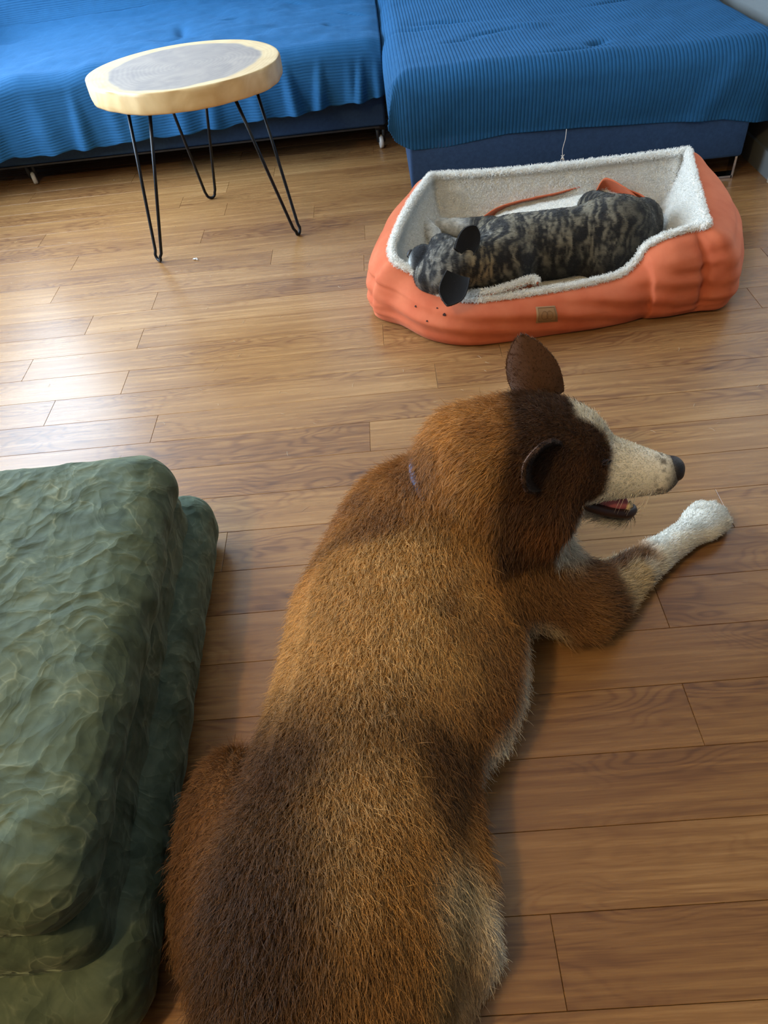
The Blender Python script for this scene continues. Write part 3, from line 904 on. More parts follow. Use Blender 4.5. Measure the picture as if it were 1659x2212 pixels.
tgs = np.stack([np.convolve(np.concatenate([tg[-60:, i], tg[:, i], tg[:60, i]]), k_, 'valid') for i in range(2)], -1)
outn = np.stack([-tgs[:, 1], tgs[:, 0]], -1); outn /= np.linalg.norm(outn, axis=1, keepdims=True)
if ((rim[:, :2]-cen)*outn).sum() < 0: outn = -outn
# seams: near front-right corner and front-left corner
def nearest_u(x, y, z):
    q = px(x, y, z); return int(np.argmin(((rim[:, :3]-q)**2).sum(1)))
us = [nearest_u(1500, 497, .22), nearest_u(852, 556, .18)]
NV = 46
ph = np.linspace(0, 1, NV)
uu = np.arange(NU)
OUT = np.zeros((NU, NV, 3))
for j, v in enumerate(ph):
    zc = .062
    if v < .62:
        a = v/.62*math.pi/2
        off = rim[:, 3]*math.sin(a); z = zc+(rim[:, 2]-zc)*math.cos(a)
    else:
        a = (v-.62)/.38*math.pi/2
        off = rim[:, 3]*(1-.30*(1-math.cos(a))); z = zc*(1-math.sin(a))+.002+0*rim[:, 2]
    dseam = np.zeros(NU)
    for s in us:
        du = np.minimum(np.abs(uu-s), NU-np.abs(uu-s))
        dseam += np.exp(-(du/2.2)**2)*.016*math.sin(min(1, v*1.15)*math.pi)**.5
        side = np.sign(((uu-s+NU//2) % NU)-NU//2)
        dseam += np.exp(-(du/14.0)**2)*.0026*np.sin(v*46+side*1.0+np.sin(v*17)*1.5+du*.10)*math.sin(v*math.pi)
        dseam -= np.exp(-((du-16)/10.0)**2)*.004*math.sin(v*math.pi)
    pos = np.stack([rim[:, 0], rim[:, 1], z], -1)
    wr = (fbm(np.stack([rim[:, 0]*6, rim[:, 1]*6, z*9], -1), 51, 3)-.5)*.012*math.sin(v*math.pi)
    st = (np.sin(rim[:, 0]*20+z*130+5*fbm(np.stack([rim[:, 0]*4, rim[:, 1]*4, 0*z], -1), 8))*.0035)*math.sin(v*math.pi)
    o2 = off-dseam+wr+st
    OUT[:, j, 0] = rim[:, 0]+outn[:, 0]*o2
    OUT[:, j, 1] = np.minimum(rim[:, 1]+outn[:, 1]*o2, CF_-.004)
    OUT[:, j, 2] = z
mesh_obj('bolster', OUT.reshape(-1, 3), grid_faces(NU, NV, True)[:, ::-1], MAT['suede'], bed)
# inner fleece lining and floor pad
NW = 30
INN = np.zeros((NU, NW, 3))
padz = .062
for j, v in enumerate(np.linspace(0, 1, NW)):
    a = v*math.pi/2
    off = rim[:, 4]*(1-math.cos(a))*.75+rim[:, 4]*.25*v; z = padz+(rim[:, 2]-padz)*(1-math.sin(a)**1.2)
    wr = (fbm(np.stack([rim[:, 0]*8, rim[:, 1]*8, z*8], -1), 61, 2)-.5)*.014*math.sin(v*math.pi)
    INN[:, j, 0] = rim[:, 0]-outn[:, 0]*(off+wr); INN[:, j, 1] = rim[:, 1]-outn[:, 1]*(off+wr); INN[:, j, 2] = z
NP = 16
PAD = np.zeros((NU, NP, 3))
e0 = INN[:, -1]; cpad = e0.mean(0)
for j, v in enumerate(np.linspace(0, 1, NP)):
    PAD[:, j] = e0*(1-v)+cpad*v
    PAD[:, j, 2] = padz+.006*math.sin(v*math.pi/2)
LIN = np.concatenate([INN, PAD[:, 1:]], axis=1)
lin_f = grid_faces(NU, NW+NP-1, True)
lining = mesh_obj('fleece_lining', LIN.reshape(-1, 3), lin_f, MAT['fleece'], bed)
rv, rf = tube_geo(rim[:, :3]+np.array([0, 0, .003]), .0085, 8, closed=True)
mesh_obj('fleece_edge', rv, rf, MAT['fleece'], bed)

def curly(V, F, N, L0, seed, parent, name, rad, curl=.35):
    root, nn, rg = sample_surface(V, F, N, seed)
    K = 5
    P = np.zeros((N, K, 3))
    ax = unit(rg.normal(size=(N, 3))); lean = unit(nn+.55*(np.stack([noise3(root*60, s_) for s_ in (1, 2, 3)], -1)-.5)*2+.35*rg.normal(size=(N, 3)))
    Ln = L0*rg.uniform(.6, 1.3, N)[:, None]
    s1 = unit(np.cross(lean, ax)); s2 = np.cross(lean, s1)
    ph0 = rg.uniform(0, 6.28, N)[:, None]
    for k in range(K):
        t = k/(K-1)
        P[:, k] = root+lean*Ln*t+(s1*np.cos(ph0+t*5)+s2*np.sin(ph0+t*5)-s1*np.cos(ph0)-s2*np.sin(ph0))*Ln*curl*t
    c = lin(250, 249, 244)[None, :]*rg.uniform(.88, 1.04, N)[:, None]
    hair_curves(name, P, np.clip(c, 0, .96), rad, MAT['fleece_hair'], parent)
LV = LIN.reshape(-1, 3)
fn_ = vnormals(LV, lin_f)
LF = lin_f if fn_[(NW+NP-2)].dot([0, 0, 1]) > 0 else lin_f[:, ::-1]
curly(LV, LF, 120000, .0085, 71, bed, 'fleece_pile', .00055)
rvn = np.array(rv); rfn = np.array(rf)
rn_ = vnormals(rvn, rfn)
if ((rvn-np.repeat(rim[:, :3], 8, 0))*rn_).sum() < 0: rfn = rfn[:, ::-1]
curly(rvn, rfn, 30000, .0075, 72, bed, 'fleece_edge_pile', .00058)

# tan patch sewn on the front of the bolster
def to_px(P):
    v = P-np.array([0, 0, CAM_H])
    d = v@CF
    return np.stack([IMG_W/2+FPX*(v@CR)/d, IMG_H/2-FPX*(v@CU)/d], -1)
pp = to_px(OUT.reshape(-1, 3)).reshape(NU, NV, 2)
def surf_at(x, y):
    d = ((pp-np.array([x, y]))**2).sum(-1); d[:, :6] = 1e9
    d[rim[:, 1] > 2.2] = 1e9
    i, j = np.unravel_index(np.argmin(d), d.shape); return i, j
ON = grid_normals(OUT)
if (ON[..., 2].mean() < 0): ON = -ON
c00, c10, c11, c01 = [surf_at(*q) for q in ((1154, 664), (1199, 661), (1202, 694), (1155, 699))]
n_ = 14
PT = np.zeros((n_, n_, 3))
def surf(i, j):
    i0, j0 = int(i), int(j); u, v = i-i0, j-j0; i1 = (i0+1) % NU; j1 = min(j0+1, NV-1)
    f = lambda A: A[i0, j0]*(1-u)*(1-v)+A[i1, j0]*u*(1-v)+A[i0, j1]*(1-u)*v+A[i1, j1]*u*v
    nn = f(ON); return f(OUT), nn/np.linalg.norm(nn)
for a in range(n_):
    for b in range(n_):
        u, v = a/(n_-1), b/(n_-1)
        ij = [(1-u)*(1-v)*c00[k]+u*(1-v)*c10[k]+u*v*c11[k]+(1-u)*v*c01[k] for k in (0, 1)]
        p_, nn_ = surf(*ij)
        out_dir = np.array([p_[0]-cen[0], p_[1]-cen[1], .3]); 
        if nn_@out_dir < 0: nn_ = -nn_
        ed = min(a, b, n_-1-a, n_-1-b)
        PT[a, b] = p_+nn_*(.0035 if ed > 0 else .0012)
MAT['patch'] = mat_plain('tan_leather_patch', srgb(150, 112, 74), .6, var=.1, scale=60)
pt = mesh_obj('label_patch', PT.reshape(-1, 3), grid_faces(n_, n_), MAT['patch'], bed)
def on_patch(u, v, lift=.0042):
    ij = [(1-u)*(1-v)*c00[k]+u*(1-v)*c10[k]+u*v*c11[k]+(1-u)*v*c01[k] for k in (0, 1)]
    p_, nn_ = surf(*ij)
    if nn_@np.array([p_[0]-cen[0], p_[1]-cen[1], .3]) < 0: nn_ = -nn_
    return p_+nn_*lift
MAT['patch_line'] = mat_plain('patch_stitching', srgb(116, 84, 54), .7)
bd = [on_patch(a, .09) for a in np.linspace(.09, .91, 9)]+[on_patch(.91, a) for a in np.linspace(.17, .91, 8)]+[on_patch(a, .91) for a in np.linspace(.82, .09, 8)]+[on_patch(.09, a) for a in np.linspace(.82, .17, 7)]
mesh_obj('stitching', *tube_geo(bd, .0005, 5, closed=True), MAT['patch_line'], pt)
for cu_ in (.38, .62):
    rg_ = [on_patch(cu_+.15*math.cos(a), .5+.24*math.sin(a)) for a in np.linspace(0, 2*math.pi, 20, endpoint=False)]
    mesh_obj('embossed_mark', *tube_geo(rg_, .0005, 5, closed=True), MAT['patch_line'], pt)
# small chewed holes in the orange fabric
MAT['hole'] = mat_plain('dark_hole', srgb(52, 20, 14), .9)
for (x, y, r) in ((962, 681, .0042), (900, 661, .003), (921, 692, .0026), (946, 667, .0022)):
    i, j = surf_at(x, y); p_, nn_ = surf(i, j)
    if nn_@np.array([p_[0]-cen[0], p_[1]-cen[1], .3]) < 0: nn_ = -nn_
    a_ = unit(np.cross(nn_, [0, 0, 1.0])); b_ = np.cross(nn_, a_)
    Vh = [p_+nn_*.0016]+[p_+nn_*.0012+(a_*math.cos(t)*r*1.2+b_*math.sin(t)*r*(1+.3*math.sin(3*t))) for t in np.linspace(0, 2*math.pi, 12, endpoint=False)]
    mesh_obj('chewed_hole', Vh, [(0, 1+k, 1+(k+1) % 12) for k in range(12)], MAT['hole'], bed)

# loose pad the small dog lies on, its curled edge shows the orange backing
def ribbon(name, path_lo, path_hi, mat, n=60, m=8, bulge=.0, thick=.004):
    A, B_ = spline(path_lo, n), spline(path_hi, n)
    P = np.zeros((n, m, 3))
    for j, v in enumerate(np.linspace(0, 1, m)):
        P[:, j] = A*(1-v)+B_*v; P[:, j, 2] += bulge*math.sin(v*math.pi)
    P[..., 2] += .004*(fbm(P*40, 5, 2)-.5)
    return cloth_obj(name, P, mat, bed, thick), P
lo_p = [px(1035, 500, .075), px(1100, 462, .085), px(1200, 440, .10), px(1290, 424, .11), px(1370, 440, .10), px(1405, 470, .08)]
hi_p = [px(1030, 488, .085), px(1085, 455, .115), px(1200, 428, .135), px(1285, 410, .14), px(1370, 428, .13), px(1412, 462, .10)]
_, PB = ribbon('pad_edge', lo_p, [q+np.array([0, -.10, -.012]) for q in hi_p], MAT['fleece'], bulge=.022)
pbf = grid_faces(60, 8); pbn = vnormals(PB.reshape(-1, 3), pbf)
if pbn[:, 2].mean() < 0: pbf = pbf[:, ::-1]
curly(PB.reshape(-1, 3), pbf, 17000, .008, 73, bed, 'pad_edge_pile', .00055)
ribbon('pad_backing', [q+np.array([0, .012, -.01]) for q in lo_p], [q+np.array([0, -.018, .022]) for q in hi_p], MAT['suede'], bulge=.006)
# corner flap of the pad standing up by the small dog's hip
fl = [px(1290, 412, .155), px(1308, 386, .19), px(1345, 404, .175), px(1390, 440, .13)]
fl2 = [px(1292, 426, .12), px(1322, 428, .12), px(1355, 434, .12), px(1392, 448, .11)]
ribbon('pad_flap', fl2, fl, MAT['suede'], n=30, m=10, bulge=.006)
# torn strip by the front edge
t1 = [px(1010, 642, .125), px(1060, 636, .13), px(1110, 622, .135), px(1150, 609, .14), px(1161, 616, .135)]
t0 = [px(1012, 648, .12), px(1060, 643, .12), px(1110, 632, .12), px(1150, 620, .122), px(1163, 620, .122)]
ribbon('torn_strip', t0, t1, MAT['suede'], n=40, m=8, bulge=.008)
tv, tf = tube_geo(spline([q+np.array([0, .004, .006]) for q in t1], 40), .0065, 8)
mesh_obj('torn_edge', tv, tf, MAT['fleece'], bed)
tva = np.array(tv); tfa = np.array([f for f in tf if len(f) == 4])
if ((tva-np.repeat(spline([q+np.array([0, .004, .006]) for q in t1], 40), 8, 0))*vnormals(tva, tfa)).sum() < 0: tfa = tfa[:, ::-1]
curly(tva, tfa, 2200, .008, 74, bed, 'torn_edge_pile', .0007)

# ------------------------------------------------------------------ crumbs on the floor
MAT['fluff'] = mat_plain('white_fluff', srgb(226, 230, 232), .9)
def fluff(name, x, y, s, label, seed):
    q = px(x, y, 0); rg = np.random.default_rng(seed)
    g = []
    for k in range(7):
        a = q+np.array([rg.normal()*s*.25, rg.normal()*s*.25, s*.35])
        d = unit(rg.normal(size=3))*s*rg.uniform(.35, .7); d[2] = abs(d[2])*.6
        b = a+d; a[2] = max(a[2], s*.3); b[2] = max(b[2], s*.22)
        g.append(tube_geo([a, (a+b)/2, b], [s*.28, s*.25, s*.12], 7))
    o = mesh_obj(name, *merge(*g), MAT['fluff']); return tag(o, label, 'fluff')
fluff('fluff_scrap', 424, 561, .010, 'small white fluff scrap on the floor right of the table leg', 3)
fluff('lint_speck', 247, 389, .003, 'tiny white lint speck on the floor under the sofa edge', 5)
# ------------------------------------------------------------------ implicit surfaces for the animals
def surface_nets(f, org, h):
    nx, ny, nz = f.shape
    s = f < 0
    cnt = np.zeros((nx-1, ny-1, nz-1), dtype=np.uint8)
    offs = [(i, j, k) for i in (0, 1) for j in (0, 1) for k in (0, 1)]
    for (i, j, k) in offs: cnt += s[i:nx-1+i, j:ny-1+j, k:nz-1+k]
    act = (cnt > 0) & (cnt < 8)
    I = np.argwhere(act)
    vals = np.stack([f[I[:, 0]+i, I[:, 1]+j, I[:, 2]+k] for (i, j, k) in offs], 1)
    acc = np.zeros((len(I), 3)); num = np.zeros(len(I))
    O = np.array(offs, dtype=float)
    for a in range(8):
        for b in range(a+1, 8):
            if abs(O[a]-O[b]).sum() != 1: continue
            m = (vals[:, a] < 0) != (vals[:, b] < 0)
            t = vals[m, a]/(vals[m, a]-vals[m, b])
            acc[m] += O[a]+(O[b]-O[a])*t[:, None]; num[m] += 1
    V = org+h*(I+acc/num[:, None])
    idx = -np.ones(act.shape, dtype=np.int64); idx[act] = np.arange(len(I))
    Q = []
    for ax in range(3):
        sl = [slice(1, -1)]*3; sl[ax] = slice(0, -1)
        s0 = s[tuple(sl)]
        s2 = list(sl); s2[ax] = slice(1, None)
        s1 = s[tuple(s2)]
        E_ = np.argwhere(s0 != s1)
        base = E_.copy()
        for d in range(3):
            if d != ax: base[:, d] += 1
        inside = s[base[:, 0], base[:, 1], base[:, 2]]
        b_, c_ = (ax+1) % 3, (ax+2) % 3
        def cell(db, dc):
            q = base.copy(); q[:, b_] += db; q[:, c_] += dc
            return idx[q[:, 0], q[:, 1], q[:, 2]]
        q = np.stack([cell(-1, -1), cell(0, -1), cell(0, 0), cell(-1, 0)], 1)
        q[~inside] = q[~inside][:, ::-1]
        Q.append(q)
    Q = np.concatenate(Q); Q = Q[(Q >= 0).all(1)]
    return V, Q

class Blob:
    """smooth union of ellipsoids and tapered capsules"""
    def __init__(self, lo, hi, h):
        self.h = h; self.lo = np.array(lo, dtype=float)
        n = np.ceil((np.array(hi)-self.lo)/h).astype(int)+1
        self.ax = [self.lo[i]+h*np.arange(n[i]) for i in range(3)]
        self.f = np.full(n, 0.09, dtype=np.float32)
    def _region(self, lo, hi, pad):
        sl = []
        for i in range(3):
            a = int(np.clip(np.floor((lo[i]-pad-self.lo[i])/self.h), 0, self.f.shape[i]))
            b = int(np.clip(np.ceil((hi[i]+pad-self.lo[i])/self.h)+1, 0, self.f.shape[i]))
            sl.append(slice(a, b))
        G = np.stack(np.meshgrid(*[self.ax[i][sl[i]] for i in range(3)], indexing='ij'), -1).astype(np.float32)
        return tuple(sl), G
    def _smin(self, sl, d, k):
        a = self.f[sl]
        if k <= 0: self.f[sl] = np.minimum(a, d); return
        h = np.clip(0.5+0.5*(a-d)/k, 0, 1)
        self.f[sl] = a*(1-h)+d*h-k*h*(1-h)
    def _smax(self, sl, d, k):
        a = self.f[sl]
        h = np.clip(0.5-0.5*(a-d)/k, 0, 1)
        self.f[sl] = a*(1-h)+d*h+k*h*(1-h)
    def cap(self, a, b, ra, rb, k=.03, cut=False):
        a, b = np.array(a, dtype=float), np.array(b, dtype=float)
        R = max(ra, rb)
        sl, G = self._region(np.minimum(a, b)-R, np.maximum(a, b)+R, .09+k)
        if G.size == 0: return
        ab = b-a
        t = np.clip(((G-a)@ab)/(ab@ab), 0, 1)
        d = np.linalg.norm(G-(a+t[..., None]*ab), axis=-1)-(ra+(rb-ra)*t)
        if cut: self._smax(sl, -d, k)
        else: self._smin(sl, d, k)
    def ell(self, c, r, fwd=(1, 0, 0), up=(0, 0, 1), k=.03, cut=False):
        c = np.array(c, dtype=float); f = unit(np.array(fwd, dtype=float)); u = np.array(up, dtype=float)
        u = unit(u-(u@f)*f); l = np.cross(u, f)
        r = np.array(r, dtype=float); R = r.max()
        sl, G = self._region(c-R, c+R, .09+k)
        if G.size == 0: return
        q = G-c
        p = np.stack([q@f, q@l, q@u], -1)
        k0 = np.linalg.norm(p/r, axis=-1); k1 = np.linalg.norm(p/(r*r), axis=-1)
        d = k0*(k0-1)/np.maximum(k1, 1e-6)
        d = np.where(k0 < 1e-3, -r.min(), d)
        if cut: self._smax(sl, -d, k)
        else: self._smin(sl, d, k)
    def floor(self, z, k=.01):
        sl = tuple(slice(0, n) for n in self.f.shape)
        d = np.broadcast_to((z-self.ax[2])[None, None, :], self.f.shape).astype(np.float32)
        self._smax(sl, d, k)
    def mesh(self):
        return surface_nets(self.f, self.lo, self.h)

def blobmix(p, base, spots):
    """paint coat colour: spots = (centre, radii, colour, softness)"""
    c = np.tile(np.asarray(base, dtype=float)[None, :], (len(p), 1)) if np.ndim(base) == 1 else base
    for s in spots:
        ctr, rad, colr, soft = s[:4]
        d = np.linalg.norm((p-np.asarray(ctr))/np.asarray(rad), axis=1)
        w = (1-sstep(1-soft, 1+soft, d))[:, None]
        if len(s) > 4: w = w*s[4]
        c = c*(1-w)+np.asarray(colr)*w
    return c

# ------------------------------------------------------------------ large brown and white dog
dog = empty('big_dog', (-0.05, 0.6, 0))
tag(dog, 'large fluffy brown and white dog lying on the floor, head turned to the right', 'dog')
HC = np.array([.205, .868, .388])                      # skull centre
NOSE = px(1478, 993, .342)
ha = unit(NOSE-HC); hu = np.array([.08, .24, 1.0]); hu = unit(hu-(hu@ha)*ha); hl = np.cross(ha, hu)   # forward, up, the dog's right
def HD(f, r, u): return HC+ha*f+hl*r+hu*u
B = Blob((-.46, .02, -.01), (.72, 1.30, .52), .006)
ax1 = np.array([.26, .965, .03])
B.ell((-.042, .70, .150), (.25, .180, .142), ax1, k=.05)
B.ell((.075, .635, .085), (.17, .085, .085), ax1, k=.05)
B.ell((-.112, .47, .148), (.22, .150, .132), (.2, .98, 0), k=.06)
B.ell((-.165, .27, .150), (.20, .160, .140), (.05, 1, 0), k=.06)
B.ell((.02, .85, .185), (.15, .150, .125), ax1, k=.06)
B.ell((-.165, .12, .12), (.10, .12, .11), (0, 1, 0), k=.05)
# thighs
B.ell((-.292, .345, .105), (.170, .078, .105), (-.12, .99, 0), k=.022)
B.ell((-.052, .345, .108), (.180, .080, .108), (.10, .99, 0), k=.016)
B.cap((-.005, .44, .09), (.012, .25, .06), .062, .05, k=.03)
B.cap((.012, .30, .035), (.022, .235, .030), .035, .034, k=.02)       # right hind foot
B.cap((.020, .235, .03), (-.03, .15, .03), .034, .03, k=.02)
B.cap((-.35, .48, .04), (-.33, .28, .05), .045, .05, k=.03)
# right foreleg stretched forward
B.cap((.085, .82, .165), (.285, .785, .075), .100, .066, k=.05)
B.cap((.285, .775, .055), (.335, .80, .05), .056, .050, k=.03)
B.cap((.335, .80, .048), (.465, .893, .038), .048, .031, k=.02)
B.cap((.465, .893, .036), (.545, .945, .032), .031, .029, k=.015)
pf = unit(np.array([.72, .62, 0])); pl = np.array([pf[1], -pf[0], 0])
PC = np.array([.592, .978, .030])
B.ell(PC, (.056, .042, .029), pf, k=.015)
for s_, f_ in ((-.030, .026), (-.011, .040), (.011, .040), (.030, .024)):
    B.ell(PC+pf*f_+pl*s_+np.array([0, 0, -.006]), (.026, .0125, .018), pf, k=.006)
# left foreleg, mostly hidden by the head
B.cap((-.03, .90, .16), (-.045, .965, .085), .10, .062, k=.05)
B.cap((-.045, .965, .06), (.10, 1.03, .042), .052, .033, k=.03)
B.cap((.10, 1.03, .04), (.185, 1.065, .034), .032, .030, k=.02)
B.ell((.215, 1.075, .03), (.05, .038, .028), (.9, .35, 0), k=.015)
# neck and ruff
B.cap((.03, .87, .215), (.145, .878, .335), .106, .092, k=.04)
B.ell((.105, .895, .335), (.085, .092, .085), (1, 0, .4), k=.02)
B.ell((.135, .868, .328), (.098, .112, .108), (1, 0, .3), k=.018)
B.ell(px(1170, 1105, .30), (.06, .05, .065), (1, 0, 0), k=.03)
B.cap((.15, .83, .24), (.20, .82, .16), .085, .07, k=.05)
# head
B.ell(HC, (.092, .084, .072), ha, hu, k=.035)
B.ell(HD(.035, .040, -.030), (.066, .042, .048), ha, hu, k=.03)
B.ell(HD(.035, -.040, -.030), (.066, .042, .048), ha, hu, k=.03)
B.ell(HD(.055, .0, .022), (.050, .052, .036), ha, hu, k=.03)
B.cap(HD(.085, 0, -.024), HD(.215, 0, -.028), .052, .030, k=.03)
B.cap(HD(.100, .016, -.042), HD(.205, .010, -.036), .042, .024, k=.015)
B.cap(HD(.100, -.016, -.042), HD(.205, -.010, -.036), .042, .024, k=.015)
B.ell(HD(.080, .036, .004), (.022, .016, .014), ha, hu, k=.015)
B.ell(HD(.080, -.036, .004), (.022, .016, .014), ha, hu, k=.015)
B.cap(HD(.050, 0, -.082), HD(.176, 0, -.110), .038, .018, k=.012)
B.floor(.003, .012)
DV, DF = B.mesh()

WHITE = lin(246, 240, 226); CREAM = lin(236, 214, 174); TAN = lin(228, 182, 116); GOLD = lin(206, 150, 84)
BROWN = lin(152, 106, 62); DKB = lin(88, 59, 36); MASK = lin(72, 49, 34)
FDIR = unit(np.array([.97, .12, 0]))
def dog_color(p):
    n1 = fbm(p*9, 101, 3); n2 = fbm(p*26, 111, 2)
    t = np.clip((n1-.5)*2.2+(n2-.5)*.9+.5, 0, 1)[:, None]
    base = BROWN*(1-t)+GOLD*t
    P_ = lambda x, y, z: px(x, y, z)
    sp = [
        # warm lighter saddle over shoulders and back
        (P_(800, 1330, .28), (.15, .16, .2), TAN, .55, .75), (P_(950, 1350, .27), (.09, .08, .2), TAN, .5, .6), (P_(900, 1210, .27), (.10, .05, .2), TAN, .5, .6),
        (P_(620, 1450, .22), (.05, .14, .2), TAN, .5, .5), (P_(800, 1760, .27), (.10, .13, .2), TAN, .6, .55), (P_(900, 1960, .24), (.06, .10, .2), lin(190, 134, 66), .5, .7),
        (P_(700, 2130, .25), (.10, .06, .2), lin(150, 104, 56), .5, .5),
        # darker saddle streaks
        (P_(760, 1560, .28), (.14, .06, .2), DKB, .7, .40), (P_(950, 1590, .24), (.05, .03, .2), DKB, .6, .4), (P_(560, 1900, .24), (.09, .20, .2), DKB, .6, .85), (P_(500, 2100, .22), (.10, .12, .2), DKB, .5, .7),
        (P_(520, 1600, .20), (.05, .08, .2), DKB, .5, .6), (P_(620, 1660, .26), (.06, .05, .2), DKB, .6, .45),
        (P_(830, 1160, .26), (.06, .03, .2), BROWN, .5, .8), (P_(1080, 1180, .24), (.12, .03, .15), DKB, .6, .6), (P_(700, 1230, .2), (.06, .02, .2), DKB, .6, .45),
        (P_(960, 1290, .28), (.025, .02, .2), DKB, .6, .5), (P_(960, 1700, .18), (.030, .07, .2), DKB, .5, .75), (P_(1080, 1420, .16), (.08, .05, .2), BROWN, .5, .6),
        ((-.34, .36, .10), (.075, .24, .2), lin(108, 72, 42), .5, .85), (P_(450, 1800, .2), (.03, .10, .2), lin(158, 110, 66), .6, .5),
        # brown upper foreleg
        ((.20, .80, .12), (.16, .11, .15), lin(134, 94, 58), .35, .9), ((.33, .80, .07), (.10, .08, .09), lin(124, 88, 56), .3, .9), ((.40, .868, .06), (.055, .035, .06), lin(96, 66, 42), .35, .85),
    ]
    c = blobmix(p, base, sp)
    # pale hip, belly edge, foot
    c = blobmix(p, c, [
        (P_(1000, 1985, .10), (.048, .060, .14), CREAM, .5, .9), ((.03, .235, .03), (.06, .09, .075), WHITE, .4, .9), (P_(990, 2130, .10), (.05, .08, .12), lin(200, 160, 104), .5, .8),
        ((.165, .63, .03), (.075, .13, .085), WHITE, .4, .95), ((.10, .50, .02), (.07, .09, .085), WHITE, .4, .95), ((.19, .70, .03), (.06, .07, .06), CREAM, .4, .8),
        (P_(875, 988, .19), (.05, .03, .05), WHITE, .5, .9), ((-.04, 1.04, .10), (.09, .05, .12), WHITE, .4, .9),
    ])
    # outer side of the foreleg and paw: white / cream
    s_al = (p-np.array([.31, .785, 0]))@unit(np.array([.80, .60, 0]))
    lat_ = (p-np.array([.31, .785, 0]))@np.array([.60, -.80, 0])      # + towards the viewer
    leg = (p[:, 2] < .115) & (p[:, 0] > .26) & (p[:, 1] > .70)
    wl = sstep(.0, .04, s_al-.02)*sstep(-.012, .022, lat_-.010+.05*(fbm(p*30, 5)-.5))
    wp = sstep(.155, .20, s_al+.05*(n2-.5)+lat_*.3)
    wi = sstep(.020, .034, -lat_-.002)*sstep(.03, .06, s_al)
    w = (np.maximum(np.maximum(wl*.85, wp), wi)*leg)[:, None]
    tone = np.where((s_al > .13)[:, None], WHITE, CREAM*1.02)
    c = c*(1-w)+tone*w
    lp_ = (p[:, 1] > .99) & (p[:, 2] < .10) & (p[:, 0] < .35)
    c = np.where(lp_[:, None], WHITE, c)
    # ---- head
    q = p-HC
    f, r, u = q@ha, q@hl, q@hu
    head = sstep(-.13, -.10, f)*sstep(.235, .26, p[:, 2])
    # golden ruff
    g_ = np.clip((n2-.35)*1.6, 0, 1)[:, None]
    ruff = lin(166, 116, 64)*(1-g_)+lin(214, 164, 98)*g_
    wr = (head*(1-sstep(-.070, -.03, f+.35*np.maximum(0, -u-.02)+.02*(n2-.5))))[:, None]
    c = c*(1-wr*.9)+ruff*wr*.9
    hm = sstep(-.072, -.040, f+.10*np.clip(-u-.03, 0, 1)+.03*(n2-.5)-.25*np.clip(-u-.055, 0, 1))*(p[:, 2] > .235)
    mk = MASK*(1-.0)+(lin(104, 68, 40)-MASK)*np.clip((n1-.45)*2.4, 0, 1)[:, None]
    c = c*(1-hm[:, None])+mk*hm[:, None]
    # reddish brown cheek patch below the ear
    wch = np.exp(-((f-.035)/.04)**2-((u+.105)/.03)**2)*(r > 0)*.85
    c = c*(1-wch[:, None])+lin(136, 84, 40)*wch[:, None]
    wch = np.exp(-((f-.055)/.03)**2-((u+.0)/.03)**2-((r-.06)/.03)**2)*.6
    c = c*(1-wch[:, None])+lin(110, 70, 38)*wch[:, None]
    # white blaze and muzzle
    jit = .012*(n2-.5)
    blz = (1-sstep(.018, .031, np.abs(r-.004)+jit-.12*np.clip(f-.070, 0, 1)))*sstep(.038, .055, f+jit)*sstep(-.02, 0, u)
    mz = sstep(.112, .128, f+jit*1.5+.75*np.clip(-u-.045, -.0, .05)+.9*np.clip(.03-np.abs(r), 0, .03))
    low = sstep(-.085, -.062, -f*.0+u*-1-.132+.55*np.clip(f, -.05, .12))*sstep(.02, .05, f)
    thr = sstep(.055, .075, -u)*sstep(.035, .06, f+jit)*(np.abs(r) < .06)
    w = np.clip(np.maximum.reduce([blz, mz, thr]), 0, 1)*(p[:, 2] > .2)
    c = c*(1-w[:, None])+WHITE*w[:, None]
    for sg in (1, -1):
        wb = (np.exp(-(((f-.100)/.007)**2+((r-sg*.030)/.007)**2))*(u > .0)*.75)[:, None]
        c = c*(1-wb)+lin(150, 116, 74)*wb
    # freckled dark around the nose
    wn = np.exp(-((f-.232)/.016)**2)*.85*(u > -.055)
    wn = wn+np.exp(-((f-.205)/.012)**2)*(fbm(p*150, 9, 1) > .66)*.7
    wn = np.clip(wn, 0, 1)[:, None]*(head[:, None] > .5)
    c = c*(1-wn)+lin(44, 36, 34)*wn
    # dark lower lip
    wl = np.exp(-((u+.108)/.014)**2)*sstep(.09, .11, f)
    c = c*(1-wl[:, None])+lin(40, 26, 26)*wl[:, None]
    # white throat and chest front
    c = blobmix(p, c, [((.255, .825, .235), (.055, .055, .075), WHITE, .4, .95), ((.235, .86, .15), (.06, .08, .10), WHITE, .45, .9)])
    dk = .95-.25*(1-sstep(.15, .50, p[:, 1]))*(1-sstep(-.10, .02, p[:, 0]))      # dark rear coat; the lower light at the hips is painted in too
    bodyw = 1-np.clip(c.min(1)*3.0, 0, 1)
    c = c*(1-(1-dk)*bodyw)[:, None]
    return np.clip(c, 0, .95)

DN = vnormals(DV, DF)
coat_mat = mat_attr('dog_skin_coat', .85, .1, .2)
body = mesh_obj('body', DV, DF, coat_mat, dog, cols=dog_color(DV)*.92)
